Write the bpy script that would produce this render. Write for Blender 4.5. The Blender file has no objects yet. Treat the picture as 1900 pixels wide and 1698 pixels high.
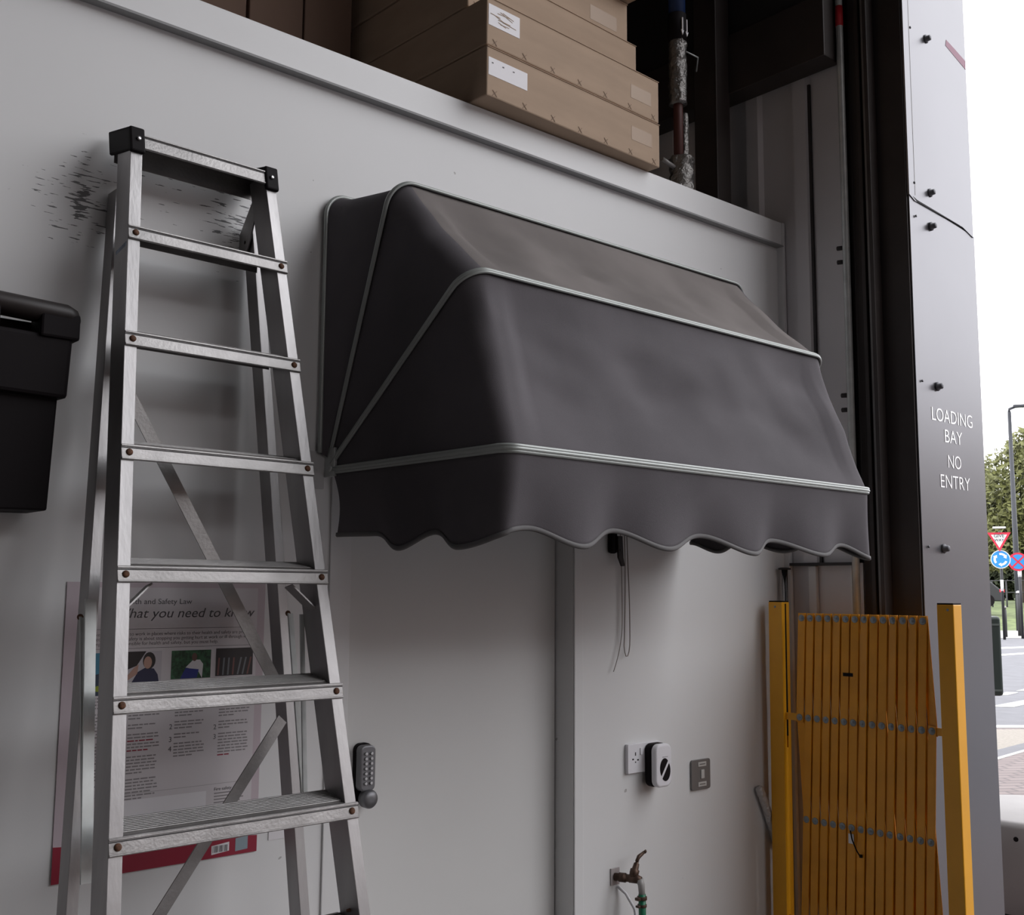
import bpy, bmesh, math, random
from mathutils import Vector, Matrix, noise

random.seed(7)
V = Vector
S = bpy.context.scene
COL = S.collection

# ------------------------------------------------------------------ camera
CAM = V((0.0, -2.3, 1.5))
FPX, PITCH, YAW, ROLL = 2029.9, 0.12067, 0.72246, 0.00695
_fw = V((math.sin(YAW) * math.cos(PITCH), math.cos(YAW) * math.cos(PITCH), math.sin(PITCH)))
_rt = V((math.cos(YAW), -math.sin(YAW), 0))
_up = _rt.cross(_fw)
_c, _s = math.cos(ROLL), math.sin(ROLL)
RT = _c * _rt + _s * _up
UP = -_s * _rt + _c * _up
cam_data = bpy.data.cameras.new('camera')
cam_data.sensor_width = 36
cam_data.lens = 36 * FPX / 1900
cam_data.clip_end = 500
cam = bpy.data.objects.new('camera', cam_data)
COL.objects.link(cam)
mw = Matrix((RT, UP, -_fw)).transposed().to_4x4()
mw.translation = CAM
cam.matrix_world = mw
S.camera = cam

# ------------------------------------------------------------------ world, light, exposure
S.view_settings.view_transform = 'Standard'
S.view_settings.look = 'None'
S.view_settings.gamma = 1
S.view_settings.use_curve_mapping = False
S.view_settings.exposure = 0.0
world = bpy.data.worlds.new('overcast_sky')
S.world = world
world.use_nodes = True
_n = world.node_tree.nodes
_l = world.node_tree.links
_bg = _n['Background']
_bg.inputs['Color'].default_value = (0.96, 0.965, 1.0, 1)
_bg.inputs['Strength'].default_value = 3.9
S.cycles.use_denoising = True
S.cycles.max_bounces = 8
S.cycles.diffuse_bounces = 5
# opening of the loading bay: a portal only guides sky sampling, it adds no light of its own
pl = bpy.data.lights.new('bay_opening_portal', 'AREA')
pl.shape = 'RECTANGLE'
pl.size, pl.size_y = 7.4, 9.0
pl.cycles.is_portal = True
po = bpy.data.objects.new('bay_opening_portal', pl)
COL.objects.link(po)
po.location = (3.8, -5.01, 3.7)
po.rotation_euler = (0, math.radians(90), 0)
p2_ = pl.copy()  # portal for the rear gap added to bring in frontal light
p2_.size, p2_.size_y = 5.6, 7.6
p2o = bpy.data.objects.new('added_rear_portal', p2_)
COL.objects.link(p2o)
p2o.location = (0.4, -14.1, 3.8)
p2o.rotation_euler = (math.radians(90), 0, 0)


def ray(px, py):
    return (RT * ((px - 950) / FPX) - UP * ((py - 849) / FPX) + _fw)


def at(px, py, depth):
    """world point seen at pixel px,py at a forward distance (far street things)"""
    return CAM + ray(px, py) * depth


def at_y(px, py, y):
    r = ray(px, py)
    return CAM + r * ((y - CAM.y) / r.y)


def ground(px, py, z=0.0):
    r = ray(px, py)
    return CAM + r * ((z - CAM.z) / r.z)


# ------------------------------------------------------------------ materials
MATS = {}


def mat(name, color, rough=0.6, metal=0.0, var=0.0, vscale=8.0, bump=0.0, bscale=60.0, spec=None, sheen=0.0, stretch=None):
    m = bpy.data.materials.new(name)
    m.use_nodes = True
    nt = m.node_tree
    b = nt.nodes['Principled BSDF']
    b.inputs['Base Color'].default_value = (*color, 1)
    b.inputs['Roughness'].default_value = rough
    b.inputs['Metallic'].default_value = metal
    if spec is not None:
        b.inputs['Specular IOR Level'].default_value = spec
    if sheen:
        b.inputs['Sheen Weight'].default_value = sheen
    if var or bump:
        tc = nt.nodes.new('ShaderNodeTexCoord')
        mp = nt.nodes.new('ShaderNodeMapping')
        if stretch:
            mp.inputs['Scale'].default_value = stretch
        nt.links.new(tc.outputs['Object'], mp.inputs['Vector'])
    if var:
        no = nt.nodes.new('ShaderNodeTexNoise')
        no.inputs['Scale'].default_value = vscale
        no.inputs['Detail'].default_value = 6
        nt.links.new(mp.outputs['Vector'], no.inputs['Vector'])
        rp = nt.nodes.new('ShaderNodeValToRGB')
        rp.color_ramp.elements[0].position = 0.3
        rp.color_ramp.elements[1].position = 0.7
        rp.color_ramp.elements[0].color = (*[max(0, c * (1 - var)) for c in color], 1)
        rp.color_ramp.elements[1].color = (*[min(1, c * (1 + var)) for c in color], 1)
        nt.links.new(no.outputs['Fac'], rp.inputs['Fac'])
        nt.links.new(rp.outputs['Color'], b.inputs['Base Color'])
    if bump:
        nb = nt.nodes.new('ShaderNodeTexNoise')
        nb.inputs['Scale'].default_value = bscale
        nb.inputs['Detail'].default_value = 4
        nt.links.new(mp.outputs['Vector'], nb.inputs['Vector'])
        bp = nt.nodes.new('ShaderNodeBump')
        bp.inputs['Strength'].default_value = bump
        bp.inputs['Distance'].default_value = 0.01
        nt.links.new(nb.outputs['Fac'], bp.inputs['Height'])
        nt.links.new(bp.outputs['Normal'], b.inputs['Normal'])
    MATS[name] = m
    return m


def wall_mat():
    """white painted cabin sheet with ladder scuffs round two spots"""
    m = mat('white_cabin_paint', (0.70, 0.70, 0.70), 0.45, var=0.03, vscale=1.5)
    nt = m.node_tree
    b = nt.nodes['Principled BSDF']
    base = b.inputs['Base Color'].links[0].from_socket
    tc = nt.nodes.new('ShaderNodeTexCoord')
    N = nt.nodes.new

    def math_(op, a, c=None):
        x = N('ShaderNodeMath')
        x.operation = op
        for i, v in enumerate((a, c)):
            if v is None:
                continue
            if isinstance(v, (int, float)):
                x.inputs[i].default_value = v
            else:
                nt.links.new(v, x.inputs[i])
        return x.outputs[0]

    def spot(c, r, p):
        d = N('ShaderNodeVectorMath')
        d.operation = 'DISTANCE'
        nt.links.new(tc.outputs['Object'], d.inputs[0])
        d.inputs[1].default_value = c
        mr = N('ShaderNodeMapRange')
        mr.inputs['From Min'].default_value = r
        mr.inputs['From Max'].default_value = r * 0.1
        mr.inputs['To Min'].default_value = 0
        mr.inputs['To Max'].default_value = p
        nt.links.new(d.outputs['Value'], mr.inputs['Value'])
        return mr.outputs[0]

    mp = N('ShaderNodeMapping')
    mp.inputs['Scale'].default_value = (22, 1, 190)
    nt.links.new(tc.outputs['Object'], mp.inputs['Vector'])
    no = N('ShaderNodeTexNoise')
    no.inputs['Scale'].default_value = 1.0
    no.inputs['Detail'].default_value = 3
    nt.links.new(mp.outputs['Vector'], no.inputs['Vector'])
    area = math_('MAXIMUM', spot((0.80, 0, 2.33), 0.17, 1.0), spot((1.17, 0, 2.34), 0.17, 1.0))
    area = math_('MAXIMUM', area, spot((1.02, 0, 2.40), 0.22, 0.45))
    th = math_('SUBTRACT', 0.74, math_('MULTIPLY', area, 0.20))
    dash = math_('MULTIPLY', math_('GREATER_THAN', no.outputs['Fac'], th), math_('MINIMUM', math_('MULTIPLY', area, 4.0), 0.85))
    mx = N('ShaderNodeMix')
    mx.data_type = 'RGBA'
    nt.links.new(dash, mx.inputs['Factor'])
    nt.links.new(base, mx.inputs['A'])
    mx.inputs['B'].default_value = (0.035, 0.033, 0.035, 1)
    # tiny chips and dirt specks low on the wall
    vo = N('ShaderNodeTexNoise')
    vo.inputs['Scale'].default_value = 38
    vo.inputs['Detail'].default_value = 1
    nt.links.new(tc.outputs['Object'], vo.inputs['Vector'])
    sp = math_('MULTIPLY', math_('GREATER_THAN', vo.outputs['Fac'], 0.80), 0.6)
    m2 = N('ShaderNodeMix')
    m2.data_type = 'RGBA'
    nt.links.new(sp, m2.inputs['Factor'])
    nt.links.new(mx.outputs['Result'], m2.inputs['A'])
    m2.inputs['B'].default_value = (0.22, 0.20, 0.19, 1)
    nt.links.new(m2.outputs['Result'], b.inputs['Base Color'])
    return m


WALL = wall_mat()
TRIMW = mat('white_trim', (0.70, 0.70, 0.70), 0.4, var=0.03, vscale=2)
DOORW = mat('white_door', (0.66, 0.66, 0.65), 0.4, var=0.03, vscale=2)
GREYLINE = mat('grey_seal_and_shadow', (0.28, 0.28, 0.28), 0.7)
ALU = mat('ladder_aluminium', (0.345, 0.335, 0.335), 0.42, 0.85, var=0.18, vscale=9, bump=0.05, bscale=120, stretch=(1, 1, 0.25))
ALU_TREAD = mat('tread_aluminium', (0.30, 0.29, 0.285), 0.44, 0.8, var=0.16, vscale=14, bump=0.08, bscale=150)
RUST = mat('rusty_rivet', (0.12, 0.055, 0.03), 0.8, 0.2, var=0.4, vscale=200)
BLACKP = mat('black_plastic', (0.008, 0.006, 0.007), 0.6, spec=0.12)
BLACKDUST = mat('dusty_black_plastic', (0.022, 0.017, 0.016), 0.5, var=0.6, vscale=9, spec=0.4)
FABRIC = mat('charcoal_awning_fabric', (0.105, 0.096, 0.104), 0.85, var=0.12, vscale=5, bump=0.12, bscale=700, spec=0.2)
FABRICTOP = mat('pale_awning_fabric', (0.175, 0.157, 0.15), 0.9, var=0.15, vscale=4, bump=0.12, bscale=700, spec=0.15)  # paler, browner cloth for the front of one canopy panel
PIPING = mat('awning_piping', (0.34, 0.36, 0.345), 0.35, 0.2)
BINDING = mat('dark_grey_binding', (0.13, 0.125, 0.125), 0.8)
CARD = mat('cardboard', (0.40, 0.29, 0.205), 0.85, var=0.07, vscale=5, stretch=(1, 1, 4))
CARDSHADE = mat('shaded_cardboard', (0.16, 0.10, 0.072), 0.85, var=0.08, vscale=5)  # cardboard darkened to paint in the shade on the standing row
CARDTAPE = mat('brown_parcel_tape', (0.33, 0.215, 0.13), 0.45)
PAPER = mat('white_label_paper', (0.72, 0.70, 0.72), 0.5)
PRINT = mat('dark_print', (0.10, 0.095, 0.10), 0.7)
CLAD = mat('grey_liner_sheet', (0.66, 0.64, 0.65), 0.5, var=0.06, vscale=2)
DARKSTEEL = mat('dark_painted_steel', (0.028, 0.024, 0.025), 0.6, var=0.3, vscale=4)
DARKBROWN = mat('brown_black_steel', (0.035, 0.027, 0.025), 0.55, var=0.3, vscale=4)
GALV = mat('galvanised_steel', (0.50, 0.52, 0.51), 0.4, 0.35, var=0.15, vscale=20)
CHROME = mat('polished_steel', (0.6, 0.6, 0.6), 0.15, 1.0)
REDTAPE = mat('red_tape', (0.50, 0.02, 0.03), 0.5)
FACADE = mat('silver_grey_facade', (0.168, 0.165, 0.178), 0.30, 0.6, var=0.03, vscale=3)
BOLT = mat('grey_bolt', (0.10, 0.10, 0.11), 0.5, 0.5)
WHITE_INK = mat('white_lettering', (0.95, 0.95, 0.95), 0.36, 0.5)
PINK = mat('pink_paint_smear', (0.42, 0.24, 0.30), 0.7)
YELLOW = mat('yellow_enamel', (0.80, 0.37, 0.010), 0.4, var=0.06, vscale=6)
YELLOWD = mat('yellow_slat_enamel', (0.76, 0.315, 0.006), 0.45, var=0.08, vscale=12)
ZINC = mat('zinc_rivet', (0.26, 0.29, 0.31), 0.4, 0.4)
FOIL = mat('crumpled_foil', (0.22, 0.21, 0.20), 0.4, 0.9, bump=0.9, bscale=70)
FOILB = mat('bright_foil', (0.62, 0.60, 0.59), 0.3, 0.35, bump=0.8, bscale=90)
BLUE = mat('blue_pipe', (0.004, 0.025, 0.10), 0.5)
REDPIPE = mat('red_brown_pipe', (0.06, 0.012, 0.008), 0.6)
GREYPLAST = mat('grey_metal_plate', (0.20, 0.19, 0.185), 0.45, 0.3)
WHITEP = mat('white_plastic', (0.74, 0.73, 0.76), 0.3)
LOCKGREY = mat('lock_grey', (0.19, 0.19, 0.20), 0.42, 0.6)
SILVERB = mat('silver_button', (0.62, 0.62, 0.62), 0.3, 0.9)
BRASS = mat('tarnished_brass', (0.095, 0.058, 0.042), 0.5, 0.6, var=0.4, vscale=60)
HOSE = mat('green_hose', (0.01, 0.16, 0.08), 0.4)
CORD = mat('beige_cord', (0.30, 0.27, 0.24), 0.8)
POSTER = mat('poster_paper', (0.60, 0.565, 0.58), 0.35)
POSTERPINK = mat('poster_pink_border', (0.53, 0.45, 0.485), 0.35)
REDBAND = mat('poster_dark_red', (0.28, 0.012, 0.035), 0.35)
FLOORM = mat('concrete_floor', (0.12, 0.105, 0.098), 0.8, var=0.2, vscale=2, bump=0.2)
DARKWALL = mat('dark_interior_wall', (0.03, 0.027, 0.027), 0.8)
BLACKWALL = mat('black_ceiling', (0.02, 0.018, 0.02), 0.9)


# ------------------------------------------------------------------ mesh building
class MB:
    def __init__(self):
        self.bm = bmesh.new()

    def face(self, pts):
        return self.bm.faces.new([self.bm.verts.new(p) for p in pts])

    def hexa(self, p):
        v = [self.bm.verts.new(q) for q in p]
        for f in ((0, 3, 2, 1), (4, 5, 6, 7), (0, 1, 5, 4), (1, 2, 6, 5), (2, 3, 7, 6), (3, 0, 4, 7)):
            self.bm.faces.new([v[i] for i in f])
        return self

    def box(self, lo, hi):
        x0, y0, z0 = lo
        x1, y1, z1 = hi
        return self.hexa([(x0, y0, z0), (x1, y0, z0), (x1, y1, z0), (x0, y1, z0),
                          (x0, y0, z1), (x1, y0, z1), (x1, y1, z1), (x0, y1, z1)])

    def obox(self, o, a, b, c):
        """box from corner o along the vectors a, b, c"""
        o, a, b, c = V(o), V(a), V(b), V(c)
        return self.hexa([o, o + a, o + a + b, o + b, o + c, o + a + c, o + a + b + c, o + b + c])

    def bar(self, p, q, w, t, side):
        """flat bar p-q; width w along 'side', thickness t across"""
        p, q = V(p), V(q)
        ax = (q - p).normalized()
        sd = V(side)
        sd = (sd - ax * sd.dot(ax)).normalized()
        th = ax.cross(sd)
        return self.obox(p - sd * w / 2 - th * t / 2, q - p, sd * w, th * t)

    def prism(self, poly, ext):
        ext = V(ext)
        a = [self.bm.verts.new(V(p)) for p in poly]
        b = [self.bm.verts.new(V(p) + ext) for p in poly]
        n = len(a)
        self.bm.faces.new(a[::-1])
        self.bm.faces.new(b)
        for i in range(n):
            self.bm.faces.new((a[i], a[(i + 1) % n], b[(i + 1) % n], b[i]))
        return self

    def loft(self, rings, closed=True, caps=True):
        vs = [[self.bm.verts.new(V(p)) for p in r] for r in rings]
        n = len(vs[0])
        for a, b in zip(vs, vs[1:]):
            for i in range(n if closed else n - 1):
                j = (i + 1) % n
                f = self.bm.faces.new((a[i], a[j], b[j], b[i]))
                f.smooth = True
        if caps and closed:
            self.bm.faces.new(vs[0][::-1])
            self.bm.faces.new(vs[-1])
        return self

    def tube(self, pts, r, seg=10, caps=True):
        pts = [V(p) for p in pts]
        rs = r if isinstance(r, (list, tuple)) else [r] * len(pts)
        rings = []
        u = None
        for i, p in enumerate(pts):
            t = (pts[min(i + 1, len(pts) - 1)] - pts[max(i - 1, 0)]).normalized()
            if u is None:
                u = t.orthogonal().normalized()
            else:
                u = (u - t * u.dot(t)).normalized()
            w = t.cross(u)
            rings.append([p + (u * math.cos(2 * math.pi * k / seg) + w * math.sin(2 * math.pi * k / seg)) * rs[i] for k in range(seg)])
        return self.loft(rings, True, caps)

    def lathe(self, prof, o, axis=(0, 0, 1), seg=24):
        """prof = [(distance along the axis, radius)]"""
        o, ax = V(o), V(axis).normalized()
        u = ax.orthogonal().normalized()
        w = ax.cross(u)
        rings = [[o + ax * h + (u * math.cos(2 * math.pi * k / seg) + w * math.sin(2 * math.pi * k / seg)) * max(r, 1e-5) for k in range(seg)] for h, r in prof]
        return self.loft(rings)

    def text(self, s, o, size, xd=(1, 0, 0), yd=(0, 0, 1), shear=0.0, sx=1.0, align='LEFT', ext=0.0005, off=0.0):
        cu = bpy.data.curves.new('t', 'FONT')
        cu.body = s
        cu.size = size
        cu.shear = shear
        cu.align_x = align
        cu.extrude = ext
        cu.offset = off
        cu.resolution_u = 4
        ob = bpy.data.objects.new('t', cu)
        COL.objects.link(ob)
        bpy.context.view_layer.update()
        me = bpy.data.meshes.new_from_object(ob.evaluated_get(bpy.context.evaluated_depsgraph_get()))
        bpy.data.objects.remove(ob)
        bpy.data.curves.remove(cu)
        X, Y = V(xd), V(yd)
        Z = X.cross(Y)
        o = V(o)
        base = [self.bm.verts.new(o + X * (v.co.x * sx) + Y * v.co.y + Z * v.co.z) for v in me.vertices]
        for p in me.polygons:
            try:
                self.bm.faces.new([base[i] for i in p.vertices])
            except ValueError:
                pass
        bpy.data.meshes.remove(me)
        return self


def wloc(o):
    l = V((0, 0, 0))
    while o is not None:
        l = l + o.location
        o = o.parent
    return l


def obj(name, mb, m, parent=None, bevel=0.0, smooth=False, seg=2, label=None, recalc=True):
    bm = mb.bm
    bm.normal_update()
    if recalc:
        bmesh.ops.recalc_face_normals(bm, faces=bm.faces[:])
    if parent is not None:
        bmesh.ops.translate(bm, verts=bm.verts[:], vec=-wloc(parent))
    if smooth:
        for f in bm.faces:
            f.smooth = True
    me = bpy.data.meshes.new(name)
    bm.to_mesh(me)
    bm.free()
    me.materials.append(m)
    o = bpy.data.objects.new(name, me)
    COL.objects.link(o)
    if parent is not None:
        o.parent = parent
    if bevel:
        b = o.modifiers.new('bevel', 'BEVEL')
        b.width = bevel
        b.segments = seg
        b.limit_method = 'ANGLE'
        b.angle_limit = math.radians(40)
    if label:
        o['label'] = label
    return o


def thing(name, label, cat, loc, group=None):
    o = bpy.data.objects.new(name, None)
    o.empty_display_size = 0.1
    COL.objects.link(o)
    o.location = loc
    return tag(o, label, cat, group)


def tag(o, label, cat, group=None, kind=None):
    o['label'] = label
    o['category'] = cat
    if group:
        o['group'] = group
    if kind:
        o['kind'] = kind
    return o


def struct(name, mb, m, bevel=0.0, parent=None, **k):
    o = obj(name, mb, m, parent, bevel, **k)
    if parent is None:
        o['kind'] = 'structure'
    return o


# ------------------------------------------------------------------ setting
ROOF = 2.855          # top of the white cabin
XE = 3.33             # right end of the cabin
DOOR0, DOOR1, DOORZ = 1.497, 2.268, 2.05

struct('floor', MB().box((-7, -14, -0.12), (3.81, 8, 0)), FLOORM)
w = MB()
w.box((-5, 0, 0), (DOOR0, 0.12, ROOF - 0.01))
w.box((DOOR1, 0, 0), (XE, 0.12, ROOF - 0.01))
w.box((DOOR0, 0, DOORZ), (DOOR1, 0.12, ROOF - 0.01))
struct('wall_front', w, WALL)
struct('trim_1', MB().box((-5, 0.10, ROOF - 0.02), (XE, 4.0, ROOF)), TRIMW)       # cabin roof
f = MB().box((-5, -0.022, 2.768), (XE, 0.10, ROOF))
struct('trim_2', f, TRIMW, 0.003)                                                   # fascia under the roof edge
struct('trim_3', MB().box((-5, -0.027, 2.762), (XE, -0.0005, 2.7675)), GREYLINE)      # drip lip of the fascia, grey to paint in its shadow line
struct('trim_4', MB().box((XE - 0.004, -0.026, 0), (XE + 0.012, 0.1, ROOF)), TRIMW, 0.002)  # corner bead
struct('trim_5', MB().box((DOOR1 + 0.002, -0.006, 0), (2.305, -0.0003, DOORZ)), TRIMW, 0.002)
struct('trim_6', MB().box((1.436, -0.006, 0), (DOOR0, -0.0003, DOORZ)), TRIMW, 0.002)
door = MB().box((DOOR0 + 0.012, 0.072, 0.01), (DOOR1 - 0.004, 0.11, DOORZ - 0.005))
door_o = struct('door_1', door, DOORW)
struct('trim_7', MB().box((DOOR0, 0.068, 0), (DOOR0 + 0.01, 0.11, DOORZ)), GREYLINE)

# cladding of the front of the building (inner face looks towards -x)
c = MB()
CX = 3.345
ys = []
y = 3.6
while y > -0.30:
    ys.append(y)
    y -= 0.21
prof = []
for y in ys:
    prof += [(CX, y), (CX, y - 0.10), (CX - 0.018, y - 0.112), (CX - 0.018, y - 0.165), (CX, y - 0.177)]
prof = [p for p in prof if p[1] > -0.285] + [(CX, -0.285)]
z0, z1 = 1.6, 3.6
rings = [[(x, y, z) for x, y in prof] for z in (z0, z1)]
c.loft([[(x, y, z0) for x, y in prof], [(x, y, z1) for x, y in prof]], closed=False, caps=False)
for fc in c.bm.faces:
    fc.smooth = False
struct('wall_right', c, CLAD)
struct('trim_8', MB().box((CX + 0.002, -0.30, 0), (CX + 0.02, 0.1, 1.6)), CLAD)          # flat lower liner
struct('trim_9', MB().box((CX - 0.03, -0.288, 1.592), (CX + 0.001, -0.03, 1.602)), DARKSTEEL)   # dark flashing
struct('trim_10', MB().box((CX - 0.016, -0.128, 0), (CX + 0.001, -0.097, 1.591)), TRIMW, 0.002)  # white cover strip
struct('trim_11', MB().box((CX - 0.006, -0.262, 0), (CX + 0.001, -0.256, 1.591)), TRIMW)
struct('trim_12', MB().box((CX - 0.010, -0.150, 1.603), (CX - 0.0005, -0.138, 3.35)).box((CX - 0.010, -0.134, 1.603), (CX - 0.0005, -0.128, 3.35)), DARKSTEEL)  # panel joint
struct('trim_13', MB().box((CX - 0.12, -0.285, 3.375), (CX - 0.019, 3.6, 3.61)), DARKBROWN, 0.004)   # sheeting rail
struct('trim_14', MB().box((CX - 0.10, -0.285, 3.611), (CX + 0.02, 3.6, 7.95)), BLACKWALL)
# solid front of the building round the bay opening
FX0, FX1, YR = 3.365, 3.81, -0.51
fac = MB()
fac.box((FX0, YR, -0.1), (FX1, 7.9, 14))
fac.box((FX0, -14, -0.1), (FX1, -9.52, 14))
fac.box((FX0, -9.52, 7.4), (FX1, YR, 14))
struct('wall_facade', fac, DARKBROWN)
# guide column of the roller door
g = MB()
g.box((3.33, -0.40, 0), (3.364, -0.315, 7.4))
g.box((3.315, -0.365, 0), (3.331, -0.35, 7.4))
g.box((3.30, -0.405, 0), (3.364, -0.39, 7.4))
g.box((3.345, -0.508, 0), (3.364, -0.405, 7.4))
struct('trim_15', g, DARKBROWN, 0.002)
struct('trim_16', MB().box((3.322, -0.378, 0), (3.3295, -0.371, 7.4)).box((3.322, -0.388, 0), (3.3295, -0.381, 7.4)), GREYPLAST)

# facade reveal: two silver panels with bolts
pil = MB()
XL, XR = 3.352, 3.812
pil.prism([(XL, YR - 0.004, -0.1), (XR, YR - 0.004, -0.1), (XR, YR - 0.004, 2.79), (3.385, YR - 0.004, 2.825), (XL, YR - 0.004, 2.84)], (0, 0.0035, 0))
lower_panel = struct('wall_reveal', pil, FACADE)
up_ = MB()
up_.prism([(XL - 0.004, YR - 0.007, 2.835), (3.385, YR - 0.007, 2.82), (3.72, YR - 0.007, 2.805), (XR - 0.012, YR - 0.007, 2.783), (XR - 0.012, YR - 0.007, 7.4), (XL - 0.004, YR - 0.007, 7.4)], (0, 0.0065, 0))
obj('upper_panel', up_, FACADE, lower_panel)
gp = MB()
gp.prism([(3.372, YR - 0.0078, 2.832), (3.40, YR - 0.0078, 2.826), (3.70, YR - 0.0078, 2.806), (3.55, YR - 0.0078, 2.812), (3.40, YR - 0.0078, 2.820)], (0, 0.0006, 0))
obj('panel_gap', gp, BLACKP, lower_panel)
for (bx, bz) in ((3.504, 3.441), (3.49, 2.874), (3.489, 2.754), (3.489, 2.194), (3.488, 1.647)):
    b = MB().lathe([(0, 0.016), (0.004, 0.016), (0.006, 0.011), (0.018, 0.010), (0.020, 0.004)], (bx, YR - 0.006, bz), (0, -1, 0), 8)
    obj('bolt', b, BOLT, lower_panel)
for (bx, bz) in ((3.397, 3.446), (3.385, 2.884), (3.387, 2.767), (3.387, 2.2), (3.387, 1.65)):
    b = MB().lathe([(0, 0.0045), (0.003, 0.0045), (0.004, 0.002)], (bx, YR - 0.006, bz), (0, -1, 0), 8)
    obj('rivet', b, BOLT, lower_panel)
obj('fold_line', MB().box((3.386, YR - 0.0076, 2.84), (3.3885, YR - 0.0068, 7.4)), GREYPLAST, lower_panel)
obj('paint_smear', MB().prism([(3.648, YR - 0.0078, 3.468), (3.655, YR - 0.0078, 3.492), (3.72, YR - 0.0078, 3.478), (3.798, YR - 0.0078, 3.458), (3.798, YR - 0.0078, 3.425), (3.72, YR - 0.0078, 3.447)], (0, 0.0006, 0)), PINK, lower_panel)
wl = thing('wall_lettering', 'white lettering reading LOADING BAY NO ENTRY on the silver grey doorway panel', 'lettering', (3.59, YR, 1.85))
for s, x, z, wd in (('LOADING', 3.446, 2.076, 0.286), ('BAY', 3.529, 2.008, 0.124), ('NO', 3.545, 1.922, 0.092), ('ENTRY', 3.488, 1.852, 0.208)):
    k = MB().text(s, (0, 0, 0), 0.0655, ext=0.0004)
    xs = [v.co.x for v in k.bm.verts]
    t = MB().text(s, (x - min(xs) * wd / (max(xs) - min(xs)), YR - 0.0047, z), 0.0655, sx=wd / (max(xs) - min(xs)), ext=0.0004, off=-0.0006)
    k.bm.free()
    obj('word', t, WHITE_INK, wl)

# the rest of the hall
struct('ceiling', MB().box((-7, -14, 8.0), (3.36, 8, 8.2)), BLACKWALL)
struct('wall_left', MB().box((-7.2, -14, 0), (-7, 8, 8)), DARKWALL)
struct('wall_rear', MB().box((-7, -14.2, 0), (-2.4, -14, 8)).box((3.2, -14.2, 0), (3.36, -14, 8)).box((-2.4, -14.2, 7.6), (3.2, -14, 8)), DARKWALL)  # gap added in the rear wall to bring in frontal sky light
struct('wall_back', MB().box((-7, 5, 0), (3.36, 5.2, 8)), BLACKWALL)

# ------------------------------------------------------------------ step ladder
s_, lx, ly, lz, LW, psi, th = .235, .8308, -.1776, 2.2291, .3636, .0199, .2079
dl, dr = .0162, .0114
dd = V((math.cos(psi), math.sin(psi), 0))
nn = V((-math.sin(psi), math.cos(psi), 0))
ZZ = V((0, 0, 1))
st = -s_ * ZZ * math.cos(th) - s_ * nn * math.sin(th)
npd = nn * math.cos(th) - ZZ * math.sin(th)          # square to the front rails, towards the wall
tdir = nn * math.cos(0.19) + ZZ * math.sin(0.19)     # along the treads, front to back
rdn = st.normalized()


def LL(k): return V((lx, ly, lz)) + k * (st - dl * dd)
def LR(k): return V((lx, ly, lz)) + LW * dd + k * (st + dr * dd)


lad = thing('step_ladder', 'folded aluminium step ladder leaning against the white cabin wall beside the awning', 'ladder', (1.0, -0.5, 0))


def channel(P, sgn, k0, k1, wd, dp, tk):
    sec = [(0, 0), (wd, 0), (wd, dp), (wd - tk, dp), (wd - tk, tk), (tk, tk), (tk, dp), (0, dp)]
    rings = [[P(k) + dd * (sgn * a) + npd * b for a, b in sec] for k in (k0, k1)]
    m = MB().loft(rings)
    for fc in m.bm.faces:
        fc.smooth = False
    return m


railL = obj('front_rail', channel(LL, 1, -0.93, 9.62, 0.026, 0.066, 0.0028), ALU, lad, 0.0012)
railR = obj('front_rail', channel(LR, -1, -0.93, 9.62, 0.026, 0.066, 0.0028), ALU, lad, 0.0012)
for r, P, sg in ((railL, LL, 1), (railR, LR, -1)):
    obj('rubber_foot', MB().obox(P(9.55) - dd * sg * 0.003 - npd * 0.003, dd * sg * 0.034, npd * 0.074, rdn * 0.034), BLACKP, r, 0.003)
# paper sticker remains on the left rail
obj('sticker', MB().obox(LL(0.15) - dd * 0.0006 + npd * 0.006, dd * 0.0008, npd * 0.05, rdn * 0.16), mat('faded_blue_sticker', (0.22, 0.26, 0.33), 0.6, var=0.6, vscale=60), railL)


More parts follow.
